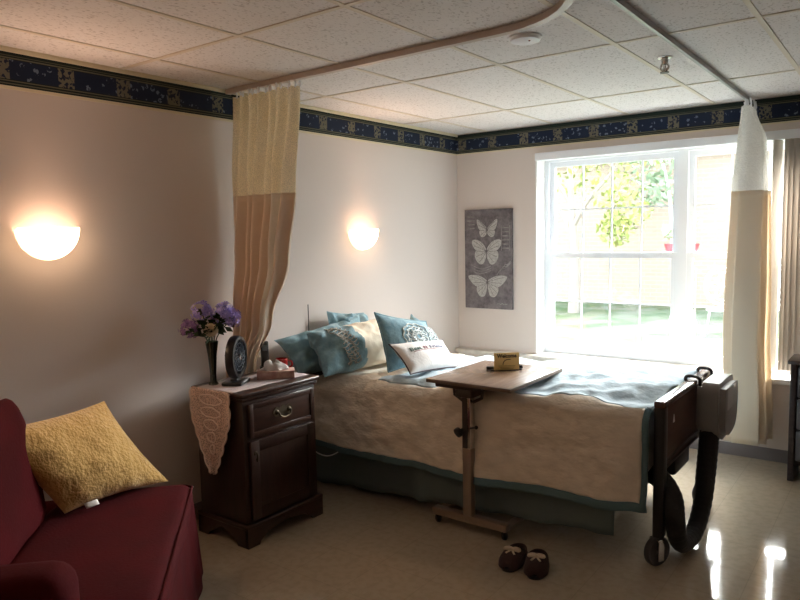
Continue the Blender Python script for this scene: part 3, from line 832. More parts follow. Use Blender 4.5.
def pillow_bm(f, n=30, u=(0, 1), v=(0, 1), test=None):
    bm = B(); G2 = []
    for side in (1, -1):
        g = [[None]*(n+1) for _ in range(n+1)]
        for i in range(n+1):
            for j in range(n+1):
                if side == -1 and (i in (0, n) or j in (0, n)): g[i][j] = G2[i][j]; continue
                g[i][j] = bm.verts.new(f(u[0]+(u[1]-u[0])*i/n, v[0]+(v[1]-v[0])*j/n, side))
        for i in range(n):
            for j in range(n):
                if test and not test((i+.5)/n, (j+.5)/n): continue
                q = (g[i][j], g[i+1][j], g[i+1][j+1], g[i][j+1]); bm.faces.new(q if side == 1 else q[::-1])
        G2 = g
    bmesh.ops.delete(bm, geom=[x for x in bm.verts if not x.link_faces], context='VERTS')
    return bm
def pillow(name, label, cs, th, m, group=None, cat='pillow', test=None, **kw):
    f = pillow_fn(*cs, th, **kw); t = thing(name, label, cat, sum((Vector(c) for c in cs), Vector())/4, 0, group)
    o0 = t.location.copy(); bm = pillow_bm(f, 44 if test else 30, test=test); bmesh.ops.translate(bm, verts=bm.verts, vec=-o0)
    obj('cover', bm, m, t)
    return t, f, o0
def overlay(f, o0, t, name, m, u, v, n=16, lift=.002, side=1, th=.003):
    """a patch of cloth or stitching lying on the pillow's front"""
    bm = B(); sheet(bm, lambda a, b: f(a, b, side, lift)-o0, n, n, u, v); return obj(name, bm, m, t, solid=th)
def piping(f, o0, t, r, m, name='piping', edges='lrbt'):
    pts = []
    n = 24
    seq = [(i/n, 0) for i in range(n)]+[(1, i/n) for i in range(n)]+[(1-i/n, 1) for i in range(n)]+[(0, 1-i/n) for i in range(n)]
    bm = B(); tube(bm, [f(a, b, 1)-o0 for a, b in seq], r, 6, closed=True); return obj(name, bm, m, t)

# back teal pillow nearest the camera, leaning on the headboard
t, f, o0 = pillow('bed_pillow', 'large dark teal pillow at the nightstand end behind the cream sham', [(.25, -2.29, .765), (.27, -1.60, .74), (.10, -1.52, 1.07), (.10, -2.36, .99)], .20, M['teal'], crumple=.03, seed=2, group='pillows along the head of the bed')
t, f, o0 = pillow('bed_pillow', 'teal pillow standing at the far back against the wall', [(.20, -1.95, .76), (.20, -1.30, .75), (.065, -1.43, 1.07), (.065, -1.83, 1.12)], .12, M['teal'], crumple=.045, seed=5, group='pillows along the head of the bed')
t, f, o0 = pillow('pillow_sham', 'cream sham with teal and lace end leaning on the teal pillow', [(.44, -2.27, .775), (.44, -1.50, .755), (.24, -1.42, 1.04), (.24, -2.22, 1.03)], .24, M['sham'], crumple=.028, seed=8, test=lambda a, b: a >= .50-.12*b, group='pillows along the head of the bed')
bm = pillow_bm(f, 44, test=lambda a, b: a < .50-.12*b); bmesh.ops.translate(bm, verts=bm.verts, vec=-o0); obj('teal_end', bm, M['teal'], t)
bm = B(); rnd = random.Random(4)
for k in range(14):
    b0 = .06+k*.066
    tube(bm, [f(.24+.15*q-.10*b0+.02*math.sin(q*16+k), min(.98, b0+.03*math.sin(q*22+k*2)), 1, .006)-o0 for q in [i/20 for i in range(21)]], .004, 5)
obj('embroidery', bm, M['lint'], t)

def medallion(f, o0, t, cu, cv, r, rings=(1, .72, .44, .2)):
    bm = B()
    for k, s in enumerate(rings):
        n = 56; lob = 11-2*k
        tube(bm, [f(cu+r*s*(1+.13*abs(math.sin(lob*a/2)))*math.cos(a), cv+r*s*(1+.13*abs(math.sin(lob*a/2)))*math.sin(a), 1, .004)-o0 for a in [2*math.pi*i/n for i in range(n)]], .0055, 5, closed=True)
    for k in range(14):
        a0 = 2*math.pi*k/14
        tube(bm, [f(cu+r*(.25+.65*q)*math.cos(a0+.5*math.sin(q*6)*.4), cv+r*(.25+.65*q)*math.sin(a0+.5*math.sin(q*6)*.4), 1, .004)-o0 for q in [i/8 for i in range(9)]], .005, 5)
    obj('embroidery', bm, M['lace'], t)
t, f, o0 = pillow('throw_pillow', 'teal square cushion with white lace medallion at the far side behind its twin', [(.52, -1.60, .77), (.58, -1.09, .77), (.46, -1.17, .945), (.37, -1.25, 1.05)], .13, M['teal'], seed=12, group='teal lace medallion cushions')
piping(f, o0, t, .005, M['teal']); medallion(f, o0, t, .5, .5, .28)
t, f, o0 = pillow('throw_pillow', 'teal square cushion with white lace medallion in front leaning on the cream sham', [(.66, -1.915, .768), (.74, -1.45, .77), (.60, -1.40, 1.03), (.52, -1.865, 1.135)], .14, M['teal'], seed=15, group='teal lace medallion cushions')
piping(f, o0, t, .006, M['teal']); medallion(f, o0, t, .60, .55, .27)
t, f, o0 = pillow('lumbar_pillow', 'small white lettered cushion with dark piping in front of the teal cushions', [(.91, -2.02, .80), (.97, -1.57, .775), (.80, -1.50, .93), (.74, -2.005, .965)], .12, M['whitec'], seed=18, crumple=.006)
piping(f, o0, t, .0045, M['piping'])
def text_mesh(s, size, ext=.0, off=0):
    c = bpy.data.curves.new('txt', 'FONT'); c.body = s; c.size = size; c.extrude = ext; c.offset = off; c.resolution_u = 3
    o = bpy.data.objects.new('txt', c); COL.objects.link(o)
    dg = bpy.context.evaluated_depsgraph_get(); me = bpy.data.meshes.new_from_object(o.evaluated_get(dg))
    bpy.data.objects.remove(o); bm = B(); bm.from_mesh(me); bpy.data.meshes.remove(me); return bm
for word, uu, wd, m in (('Best', .16, .2, M['teald']), ('Friend', .52, .30, M['blued'])):
    bm = text_mesh(word, 1, off=.02); bmesh.ops.triangulate(bm, faces=bm.faces)
    bmesh.ops.subdivide_edges(bm, edges=bm.edges, cuts=2)
    mx = max(v.co.x for v in bm.verts)
    for v in bm.verts: v.co = f(uu+wd*v.co.x/mx, .58+.16*v.co.y, 1, .0025)-o0
    obj('lettering', bm, m, t, smooth=False, solid=.002)
bm = B(); tube(bm, [f(.44+.03*math.cos(a), .63+.05*math.sin(2*a), 1, .002)-o0 for a in [k*math.pi/10 for k in range(20)]], .003, 5, closed=True)
tube(bm, [f(.2+.55*q, .545, 1, .002)-o0 for q in [k/20 for k in range(21)]], .002, 5); obj('embroidery', bm, M['pink'], t)

# ------------------------------------------------------------------ pump hung on the footboard, with its hose
t = thing('mattress_pump', 'grey plastic mattress pump hooked on the footboard with black hose', 'pump', (2.47, -1.25, .66))
def W3(bm): bmesh.ops.translate(bm, verts=bm.verts, vec=(-2.47, 1.25, -.66)); return bm
bm = B()
out = spline2([(-1.45, .56), (-1.46, .68), (-1.45, .80), (-1.38, .815), (-1.16, .815), (-1.10, .79), (-1.08, .68), (-1.11, .56), (-1.19, .50), (-1.36, .49)], 4)
prism(bm, out, .145, Matrix(((0, 0, 1, 2.393), (1, 0, 0, 0), (0, 1, 0, 0), (0, 0, 0, 1))))
es = [e for e in bm.edges if len(e.link_faces) == 2 and e.calc_face_angle(0) > .8]
bmesh.ops.bevel(bm, geom=es, offset=.03, segments=4, affect='EDGES')
obj('housing', W3(bm), M['grey'], t)
bm = B(); box(bm, 2.530, 2.541, -1.38, -1.17, .66, .78, .005); obj('control_panel', W3(bm), M['lgrey'], t)
for y in (-1.40, -1.13):
    bm = B(); tube(bm, catmull([(2.40, y, .70), (2.402, y, .80), (2.395, y, .826), (2.36, y, .834), (2.33, y, .828), (2.325, y, .80)]), .009, 8); obj('hook', W3(bm), M['black'], t)
bm = B()
hp = catmull([(2.24, -1.87, .42), (2.33, -1.88, .40), (2.408, -1.945, .34), (2.430, -1.965, .24), (2.437, -1.93, .13), (2.44, -1.82, .066), (2.448, -1.66, .068), (2.455, -1.535, .17), (2.458, -1.475, .33), (2.455, -1.42, .46), (2.455, -1.40, .54)], 14)
tube(bm, hp, .05, 12, rf=lambda q: .047+.0012*math.sin(q*260)+.005*math.sin(q*9))
obj('hose', W3(bm), M['hose'], t)

# ------------------------------------------------------------------ overbed table
OTX, OTY = 1.34, -2.16
t = thing('overbed_table', 'wooden topped overbed table on a chrome column standing across the bed', 'table', (OTX, OTY, 0))
bm = B(); box(bm, 1.18-OTX, 1.69-OTX, -2.238-OTY, -1.60-OTY, .828, .846, .006); top = obj('tabletop', bm, M['tabl'], t)
bm = B()
x0, x1, y0, y1 = 1.176-OTX, 1.694-OTX, -2.242-OTY, -1.596-OTY
box(bm, x0, x1, y0, y0+.006, .824, .844, .002); box(bm, x0, x1, y1-.006, y1, .824, .844, .002); box(bm, x0, x0+.006, y0, y1, .824, .844, .002); box(bm, x1-.006, x1, y0, y1, .824, .844, .002)
obj('edge_band', bm, M['tedge'], top)
bm = B(); box(bm, -.12, .12, -.06, .45, .800, .828, .006); box(bm, .005, .105, -.05, .06, .755, .80, .008)
for s in (-1, 1): tube(bm, [(.055+s*.09, 0, .80), (.055+s*.085, 0, .755), (.055+s*.03, 0, .725)], .009, 8)
obj('bracket', bm, M['dsteel'], t)
bm = B(); box(bm, .027, .060, -.022, .022, .40, .80, .004); obj('inner_column', bm, M['dsteel'], t)
bm = B(); box(bm, .029, .081, -.025, .025, .06, .47, .005); obj('column', bm, mat('brown enamel column', (.42, .34, .28), .3, metal=.7), t)
bm = B(); box(bm, .061, .081, -.024, .024, .47, .80, .004); obj('chrome_rail', bm, M['steel'], t)
bm = B(); lathe(bm, [(0, 0), (.008, 0), (.008, .02), (.026, .022), (.028, .03), (.026, .045), (0, .047)], 18, (.033, -.022, .575), Matrix.Rotation(R(115), 4, 'X') @ Matrix.Rotation(R(-20), 4, 'Y')); obj('knob', bm, M['black'], t)
bm = B(); tube(bm, [(.075, -.02, .585), (.115, -.02, .595)], .006, 8); sphere(bm, (.115, -.02, .595), .011, 2); obj('lever', bm, M['black'], t)
bm = B(); box(bm, -.175, .295, -.028, .028, .050, .092, .008); box(bm, -.175, -.13, .02, .58, .048, .072, .006); box(bm, .25, .295, .02, .58, .048, .072, .006); obj('base', bm, mat('brown enamel base', (.34, .26, .20), .3, metal=.5), t)
for x in (-.15, .272):
    for y in (0, .55):
        bm = B(); lathe(bm, [(0, -.009), (.02, -.009), (.024, -.006), (.024, .006), (.02, .009), (0, .009)], 18, (x, y, .024), Matrix.Rotation(R(75), 4, 'Y')); box(bm, x-.012, x+.012, y-.014, y+.014, .036, .056, .004); obj('caster', bm, M['black'], t)

# welcome card in a black holder
CX, CY, CA = 1.455, -1.83, math.atan2(.68, .74)
t = thing('welcome_card', 'yellow welcome card standing in a black holder on the overbed table', 'sign', (CX, CY, .846), CA)
bm = B(); box(bm, -.074, .074, -.002, .002, .004, .103, .0008); cd = obj('card', bm, M['card'], t)
bm = B(); tube(bm, [(-.112, .03, .012), (.10, .03, .012)], .011, 10); box(bm, -.09, .09, .0, .028, 0.0, .008, .002); obj('holder', bm, M['black'], t)
bm = text_mesh('Welcome', .030, off=.0012); 
for v in bm.verts: v.co = vec(v.co.x*1.0-.058, -.0026, v.co.y+.076)
xs = [v.co.x for v in bm.verts]; w0, w1 = min(xs), max(xs)
for v in bm.verts: v.co.x = -.058+.116*(v.co.x-w0)/(w1-w0)
obj('lettering', bm, M['ink'], cd, smooth=False, solid=.0008)
bm = B(); tube(bm, catmull([(-.022, -.003, .034), (-.018, -.003, .05), (-.004, -.003, .062), (.022, -.003, .064)], 6), .0022, 5); obj('swash', bm, M['ink'], cd)
bm = B()
for k in range(3): tube(bm, [(-.048+.006*k, -.0028, .028-.008*k), (.05-.004*k, -.0028, .028-.008*k)], .0014, 5)
obj('small_print', bm, M['ink2'], cd)

# ------------------------------------------------------------------ nightstand
NX0, NX1, NY0, NY1 = .145, .555, -3.015, -2.445
ncx, ncy = (NX0+NX1)/2, (NY0+NY1)/2; hx, hy = (NX1-NX0)/2, (NY1-NY0)/2
t = thing('nightstand', 'dark mahogany nightstand with one drawer and a door beside the bed', 'nightstand', (ncx, ncy, 0))
bm = B(); box(bm, -hx+.01, hx-.02, -hy+.015, hy-.015, .10, .79, .005); body = obj('body', bm, M['mahogZ'], t)
bm = B(); box(bm, -hx-.005, hx+.005, -hy-.008, hy+.008, .805, .83, .008, 3); box(bm, -hx+.003, hx-.005, -hy+.003, hy-.003, .785, .806, .006, 3); obj('top', bm, M['mahog'], t)
# plinth with bracket feet
bm = B()
def bracket(L, mtx, th=.022):
    o = [(-L, 0), (-L, .12), (L, .12), (L, 0), (L-.08, 0), (L-.09, .02), (L-.12, .035), (L-.15, .055), (0, .075), (-L+.15, .055), (-L+.12, .035), (-L+.09, .02), (-L+.08, 0)]
    prism(bm, o, th, mtx)
bracket(hy, Matrix(((0, 0, 1, hx-.018), (1, 0, 0, 0), (0, 1, 0, 0), (0, 0, 0, 1))))
bracket(hy, Matrix(((0, 0, 1, -hx), (1, 0, 0, 0), (0, 1, 0, 0), (0, 0, 0, 1))))
bracket(hx, Matrix(((1, 0, 0, 0), (0, 0, -1, -hy+.022), (0, 1, 0, 0), (0, 0, 0, 1)))); bracket(hx, Matrix(((1, 0, 0, 0), (0, 0, -1, hy), (0, 1, 0, 0), (0, 0, 0, 1))))
box(bm, -hx-.003, hx+.006, -hy-.004, hy+.004, .10, .122, .006, 3)
obj('plinth', bm, M['mahog'], t)
fx = hx-.02
def raised(bm, y0, y1, z0, z1, f=.04):
    box(bm, fx, fx+.016, y0, y1, z0, z1, .004); box(bm, fx+.012, fx+.022, y0, y0+f, z0, z1, .004); box(bm, fx+.012, fx+.022, y1-f, y1, z0, z1, .004)
    box(bm, fx+.012, fx+.0215, y0+f-.003, y1-f+.003, z0, z0+f, .003); box(bm, fx+.012, fx+.0215, y0+f-.003, y1-f+.003, z1-f, z1, .003)
bm = B(); raised(bm, -hy+.045, hy-.045, .585, .765, .028); dr = obj('drawer', bm, M['mahog'], t)
bm = B(); raised(bm, -hy+.045, hy-.045, .14, .565, .06); do = obj('door', bm, M['mahogZ'], t)
bm = B()
for y in (-.045, .045): lathe(bm, [(0, 0), (.016, 0), (.012, .006), (.006, .01), (.006, .018), (0, .02)], 14, (fx+.018, y, .685), Matrix.Rotation(R(90), 4, 'Y'))
prism(bm, spline2([(-.075, .685), (-.05, .715), (-.02, .705), (0, .722), (.02, .705), (.05, .715), (.075, .685), (.05, .66), (.02, .668), (0, .65), (-.02, .668), (-.05, .66)], 3), .003, Matrix(((0, 0, 1, fx+.017), (1, 0, 0, 0), (0, 1, 0, 0), (0, 0, 0, 1))))
tube(bm, catmull([(fx+.036, -.045, .685), (fx+.04, -.035, .665), (fx+.042, 0, .655), (fx+.04, .035, .665), (fx+.036, .045, .685)]), .0045, 8); obj('handle', bm, M['bronze'], dr)
bm = B(); lathe(bm, [(0, 0), (.012, 0), (.010, .004), (0, .006)], 12, (fx+.022, -hy+.075, .50), Matrix.Rotation(R(90), 4, 'Y')); tube(bm, catmull([(fx+.034, -hy+.075, .505), (fx+.038, -hy+.075, .485), (fx+.034, -hy+.075, .46), (fx+.03, -hy+.075, .475)]), .004, 8); obj('pull', bm, M['bronze'], do)

# lace runner over top and hanging point at the left side
t = thing('lace_runner', 'rose coloured lace runner lying across the nightstand with hanging point', 'runner', (.35, -2.73, .8305))
bm = B(); o0 = Vector(t.location)
sheet(bm, lambda u, v: vec(.205+.285*u, lerp(-3.028, -2.46, v), .8318+.0012*math.sin(u*30+v*20))-o0, 14, 24); obj('top_panel', bm, M['runnertop'], t, solid=.0015)
bm = B()
xa, xb = .165, .470
def hang(u, v):
    # width narrows to the tip; scalloped edges
    L = .46; z = .832-L*v
    c = lerp((xa+xb)/2, .325, v); k_ = max(0, v-.30)/.70; w = (xb-xa)/2*(1-.96*k_**1.15)
    w += .012*abs(math.sin(v*20))
    x = c+(u-.5)*2*w
    y = -3.028-.006 - .012*math.sin(u*9+1)*v - .004*math.sin(u*21)
    if v < .02: y = -3.027
    return vec(x, y, z)-o0
sheet(bm, hang, 22, 40); obj('hanging_point', bm, M['runner'], t, solid=.0015)
bm = B()
for s in (0, 1): tube(bm, [hang(s, v/60)+vec(0, -.003, 0) for v in range(1, 60)], .006, 6)
for k in range(5):
    tube(bm, [hang(.5+.30*math.cos(a)*(1-k*.12), min(.95, max(.02, .12+k*.15+.06*math.sin(a))))+vec(0, -.002, 0) for a in [q*math.pi/8 for q in range(16)]], .004, 5, closed=True)
obj('lace_edging', bm, mat('pale lace thread', (.78, .64, .57), .9), t)

# vase with flowers
VX, VY, VZ = .235, -2.94, .8335
bm = B(); lathe(bm, [(0, 0), (.026, 0), (.028, .006), (.018, .02), (.017, .06), (.024, .16), (.034, .23), (.036, .24), (.031, .238), (.022, .16), (.014, .06), (0, .05)], 24, (VX, VY, VZ))
tag(obj('vase', bm, M['vase'], origin=(VX, VY, VZ)), 'slender dark glass vase on the nightstand holding violet flowers', 'vase')
rtv = vec(.62, .78, 0)  # to the right as seen from the room
def flower(name, off, h, fwdo, r, m, label, seed, kind='cluster'):
    top = vec(VX, VY, VZ)+rtv*off+vec(.78, -.62, 0)*fwdo+vec(0, 0, h)
    root = thing(name, label, 'flower', (VX, VY, VZ+.2), 0, 'flowers in the vase'); o0 = Vector(root.location); rnd = random.Random(seed)
    bm = B(); p0 = vec(VX, VY, VZ+.10); pm = vec(VX, VY, VZ+.26)+(top-vec(VX, VY, top.z))*.25
    tube(bm, [p-o0 for p in catmull([p0, pm, top], 6)], .0028, 6); obj('stem', bm, M['leaf'], root)
    bm = B()
    if kind == 'cluster':
        for k in range(46):
            d = vec(rnd.gauss(0, 1), rnd.gauss(0, 1), rnd.gauss(.2, 1)).normalized(); c = top+d*r*rnd.uniform(.55, 1)-o0
            a = d.orthogonal().normalized(); b = d.cross(a); s = r*.34*rnd.uniform(.7, 1.2)
            ph = rnd.uniform(0, 6)
            for q in range(5):
                an = ph+q*1.2566; e = a*math.cos(an)+b*math.sin(an); g = a*math.cos(an+.5)+b*math.sin(an+.5); g2 = a*math.cos(an-.5)+b*math.sin(an-.5)
                bm.faces.new([bm.verts.new(c), bm.verts.new(c+g2*s*.7+d*s*.25), bm.verts.new(c+e*s+d*s*.15), bm.verts.new(c+g*s*.7+d*s*.25)])
    else:
        for ring, (rr, nn, tilt) in enumerate(((.2, 3, 1.35), (.5, 5, 1.0), (.85, 6, .55), (1.05, 7, .2))):
            for q in range(nn):
                an = q*2*math.pi/nn+ring*.5
                d0 = vec(.72, -.5, .48).normalized(); a = d0.orthogonal().normalized(); b = d0.cross(a)
                e = a*math.cos(an)+b*math.sin(an); sd = d0.cross(e)
                def pf(u, v, e=e, sd=sd, d0=d0, tilt=tilt, rr=rr):
                    lift = v*r*math.sin(tilt); outw = r*rr*(.35+.65*v)*(.6+.4*math.cos(tilt))
                    return top-o0+e*outw+d0*(lift-.01)+sd*(u-.5)*r*.95*math.sin(.3+v*2.3)
                sheet(bm, pf, 3, 3)
    obj('blossom', bm, m, root, smooth=False)
    bm = B()
    for k in range(14):
        q = rnd.uniform(.35, .95); base = vec(VX, VY, VZ+.25).lerp(top, q)-o0
        d = (rtv*rnd.uniform(-1, 1)+vec(.78, -.62, 0)*rnd.uniform(-.5, .9)+vec(0, 0, rnd.uniform(-.5, .6))).normalized(); n_ = d.orthogonal().normalized(); s = rnd.uniform(.04, .075)
        v_ = [bm.verts.new(base), bm.verts.new(base+d*s*.5+n_*s*.26), bm.verts.new(base+d*s), bm.verts.new(base+d*s*.5-n_*s*.26)]; bm.faces.new(v_)
    obj('leaf', bm, M['leaf'], root, smooth=False)
flower('violet_flower', -.045, .405, 0, .060, M['purple'], 'violet flower cluster at the upper left of the vase bouquet', 1)
flower('violet_flower', .065, .395, .01, .062, M['purple'], 'violet flower cluster at the top middle of the vase bouquet', 2)
flower('violet_flower', .115, .365, .02, .055, M['purple'], 'violet flower cluster at the right edge of the vase bouquet', 3)
flower('violet_flower', -.115, .315, .02, .055, M['mauve'], 'mauve flower cluster drooping lowest on the left of the bouquet', 4)
flower('violet_flower', .03, .345, -.03, .045, M['mauve'], 'mauve flower cluster deep in the middle of the bouquet', 6)
flower('cream_rose', .0, .315, .085, .037, M['rose'], 'cream rose in the middle of the violet bouquet', 5, 'rose')

# small black desk fan
t = thing('desk_fan', 'small black round desk fan beside the vase on the nightstand', 'fan', (.318, -2.855, .8335), R(30))
MF = Matrix.Rotation(R(90), 4, 'Y')    # axis along local x
cz = .148; r = .118
bm = B(); lathe(bm, [(r*.86, -.012), (r*.98, -.012), (r, -.006), (r, .020), (r*.96, .032), (r*.84, .034), (r*.80, .028), (r*.84, .02), (r*.86, -.002)], 40, (0, 0, cz), MF); bm.faces.ensure_lookup_table()
for f_ in [f_ for f_ in bm.faces if len(f_.verts) > 4]: bm.faces.remove(f_)
obj('housing', bm, M['black'], t)
bm = B()
for q in (.25, .45, .65): tube(bm, [(.028, r*q*math.cos(a), cz+r*q*math.sin(a)) for a in [k*math.pi/16 for k in range(32)]], .0022, 5, closed=True)
for k in range(18):
    a = k*math.pi/9; tube(bm, catmull([(.03, r*.12*math.cos(a), cz+r*.12*math.sin(a)), (.03, r*.5*math.cos(a+.25), cz+r*.5*math.sin(a+.25)), (.026, r*.84*math.cos(a+.6), cz+r*.84*math.sin(a+.6))], 4), .0018, 4)
obj('grille', bm, mat('blue grey grille', (.10, .12, .15), .3), t)
bm = B(); lathe(bm, [(0, .0), (.02, .0), (.018, .012), (0, .016)], 18, (.026, 0, cz), MF); obj('hub', bm, M['steel'], t)
for k in range(4):
    bm = B(); a = k*math.pi/2+.3
    sheet(bm, lambda u, v, a=a: vec(-.012+.022*(u-.5), (r*.14+r*.62*v)*math.cos(a+(u-.5)*1.2), cz+(r*.14+r*.62*v)*math.sin(a+(u-.5)*1.2)), 6, 5); obj('blade', bm, mat('smoky blade', (.06, .075, .10), .25) if k == 0 else bpy.data.materials['smoky blade'], t, solid=.002)
bm = B(); lathe(bm, [(0, -.03), (r*.5, -.026), (r*.86, -.012), (r*.86, -.008), (0, -.024)], 30, (0, 0, cz), MF); obj('back_cover', bm, M['black'], t)
bm = B(); box(bm, -.055, .06, -.075, .075, 0, .018, .007, 3); box(bm, -.02, .02, -.03, .03, .016, .03, .004); obj('base', bm, M['black'], t)
bm = B(); box(bm, .045, .062, -.045, .055, .012, .0195, .002); obj('switch_panel', bm, M['grey'], t)

# tissue box
t = thing('tissue_box', 'floral brown tissue box with a white tissue on the nightstand', 'tissue box', (.395, -2.625, .8335), math.atan2(.151, .146))
bm = B(); box(bm, -.105, .105, -.055, .055, 0, .045, .003); obj('carton', bm, M['tbox'], t)
bm = B()
def tis(u, v):
    a = u*2*math.pi; rr = .055*(1-v)**.6+.012*(v); h = .045+.046*v*(1+.2*math.sin(a*2+1))
    return vec(rr*1.35*math.cos(a)*(1+.25*math.sin(3*a+v*4))-.012, rr*.6*math.sin(a)*(1+.2*math.sin(5*a)), h+.006*math.sin(a*4)*v)
sheet(bm, tis, 36, 10); obj('tissue', bm, M['tissue'], t, solid=.001)

# phone and red mug
t = thing('cordless_phone', 'black handset phone standing upright behind the tissue box', 'phone', (.185, -2.515, .8335), math.atan2(-.62, .78))
bm = B(); box(bm, -.025, .035, -.032, .032, 0, .03, .008, 3); obj('cradle', bm, M['black'], t)
rr = Matrix.Rotation(R(-8), 3, 'Y')
bm = B(); box(bm, -.012, .012, -.024, .024, .02, .178, .008, 3, rr); obj('handset', bm, M['black'], t)
bm = B(); box(bm, .004, .0095, -.017, .017, .120, .155, .002, 2); 
obj('screen', bm, mat('grey screen', (.10, .12, .13), .2), t)
t = thing('mug', 'red glossy mug behind the tissue box next to the phone', 'mug', (.285, -2.474, .8335), R(-40))
bm = B(); lathe(bm, [(0, 0), (.032, 0), (.036, .006), (.037, .075), (.034, .077), (.033, .01), (0, .008)], 26); obj('cup', bm, M['redgl'], t)
bm = B(); tube(bm, catmull([(0, .034, .062), (0, .058, .055), (0, .06, .03), (0, .035, .018)]), .005, 8); obj('handle', bm, M['redgl'], t)

# thin rod on the wall behind the pillows, and the call cord
bm = B(); tube(bm, [(.012, -1.955, .80), (.012, -1.955, 1.175)], .003, 8); tag(obj('wall_conduit', bm, M['dsteel'], origin=(.012, -1.955, .8)), 'thin dark rod standing up the wall behind the teal pillow', 'rod')
bm = B(); tube(bm, catmull([(.20, -2.16, .52), (.22, -2.19, .30), (.33, -2.17, .235), (.45, -2.15, .29), (.50, -2.115, .40)]), .004, 6); tag(obj('call_cord', bm, M['white'], origin=(.22, -2.19, .3)), 'thin white cord looping below the comforter by the nightstand', 'cord')

# ------------------------------------------------------------------ sofa (set at an angle)
E0 = vec(.555, -3.345, 0); A = vec(.743, -.669, 0).normalized(); Nn = vec(.669, .743, 0).normalized()
rz = math.atan2(A.y, A.x)
# local axes: x along the sofa (towards the near arm), y towards the front
t = sofa = thing('sofa', 'red slipcovered small sofa set at an angle by the wall', 'sofa', (E0.x, E0.y, 0), rz)
SWD = 1.22
def soft(bm, x0, x1, y0, y1, z0, z1, bev, seed, amp=.008, sub=2):
    b2 = B(); box(b2, x0, x1, y0, y1, z0, z1, bev, 4)
    bmesh.ops.subdivide_edges(b2, edges=[e for e in b2.edges if e.calc_length() > .12], cuts=5, use_grid_fill=True)
    for v in b2.verts: v.co += vec(nz(v.co, 5, seed), nz(v.co, 5, seed+1), nz(v.co, 5, seed+2))*amp
    me = bpy.data.meshes.new('tmp'); b2.to_mesh(me); b2.free(); bm.from_mesh(me); bpy.data.meshes.remove(me)
bm = B()
b2 = [( .0, .46)]
def skirtf(u, v):   # slipcover apron running round right end, front and left end, flaring to the floor
    fl_ = .035*v
    z = lerp(.40, .01, v); L1, L2 = .62, SWD
    s = u*(L1*2+L2); rc = .05
    if s < L1: x, y, n_ = 0-fl_, -L1+s, (-1, 0)
    elif s < L1+L2: x, y, n_ = s-L1, fl_, (0, 1)
    else: x, y, n_ = SWD+fl_, -(s-L1-L2), (1, 0)
    if s < L1 and s > L1-.06: k = (s-L1+.06)/.06; x += .02*k*k; 
    w = .006*math.sin(s*26)*v
    return vec(x+n_[0]*w, y+n_[1]*w, z)
sheet(bm, skirtf, 110, 8); obj('slipcover_skirt', bm, M['red'], t, solid=.008)
bm = B(); box(bm, .03, SWD-.03, -.70, -.03, .08, .38, .02); obj('frame', bm, M['red'], t)
bm = B(); soft(bm, -.012, SWD+.012, -.60, .012, .335, .47, .055, 21, .008); seatc = obj('seat_cushion', bm, M['red'], t)
bm = B(); tube(bm, [(-.004, -.58, .45), (-.006, -.03, .452), (.02, .004, .452), (SWD-.02, .004, .452), (SWD+.006, -.03, .452)], .006, 8); obj('welt', bm, M['red'], seatc)
# raked back
bm = B()
def backpt(u, w, k):    # u along, w around the profile
    prof = [(-.54, .40), (-.58, .60), (-.62, .82), (-.635, .95), (-.66, 1.0), (-.69, 1.005), (-.735, .95), (-.75, .70), (-.75, .40)]
    y, z = prof[w]; e = abs(2*u-1); rd = max(0, e-.74)/.26
    z = lerp(z, .40+(z-.40)*(1-.24*rd**2.4), 1); y = lerp(y, -.66, .35*rd**2)
    x = lerp(.20, SWD, u)
    p = vec(x, y, z); return p + vec(0, nz(p, 4, 31)*.012, nz(p, 4, 32)*.008)
nu = 40; g = [[bm.verts.new(backpt(i/nu, w, 0)) for w in range(9)] for i in range(nu+1)]
for i in range(nu):
    for w in range(8): bm.faces.new((g[i][w], g[i+1][w], g[i+1][w+1], g[i][w+1]))
    bm.faces.new((g[i][8], g[i+1][8], g[i+1][0], g[i][0]))
bm.faces.new(g[0]); bm.faces.new(g[nu][::-1])
obj('backrest', bm, M['red'], t, sub=1)
for x0, x1, hh in ((.99, SWD-.02, .615), (.02, .20, .47)):
    bm = B(); soft(bm, x0, x1, -.72, -.25 if x0 > .5 else -.46, .10, hh, .075, 41+int(x0*10), .006); obj('armrest', bm, M['red'], t)

# yellow pillow and a white one at the frame's edge
t, f, o0 = pillow('throw_pillow', 'yellow plush square pillow leaning on the red sofa', [(.44, -3.905, .478), (.475, -3.415, .478), (.20, -3.56, .865), (.345, -4.19, .885)], .17, M['yellow'], seed=25, crumple=.012)
bm = B(); sheet(bm, lambda u, v: f(.18+.12*u, .03, 1, .004)-o0+vec(.02*v, 0, -.018*v), 4, 2); obj('care_tag', bm, M['whitec'], t, solid=.0015)
t, f, o0 = pillow('throw_pillow', 'white cushion at the near end of the red sofa', [(.728, -4.498, .49), (.588, -4.178, .49), (.418, -4.318, .72), (.518, -4.598, .72)], .13, M['whitec'], seed=27, crumple=.006)

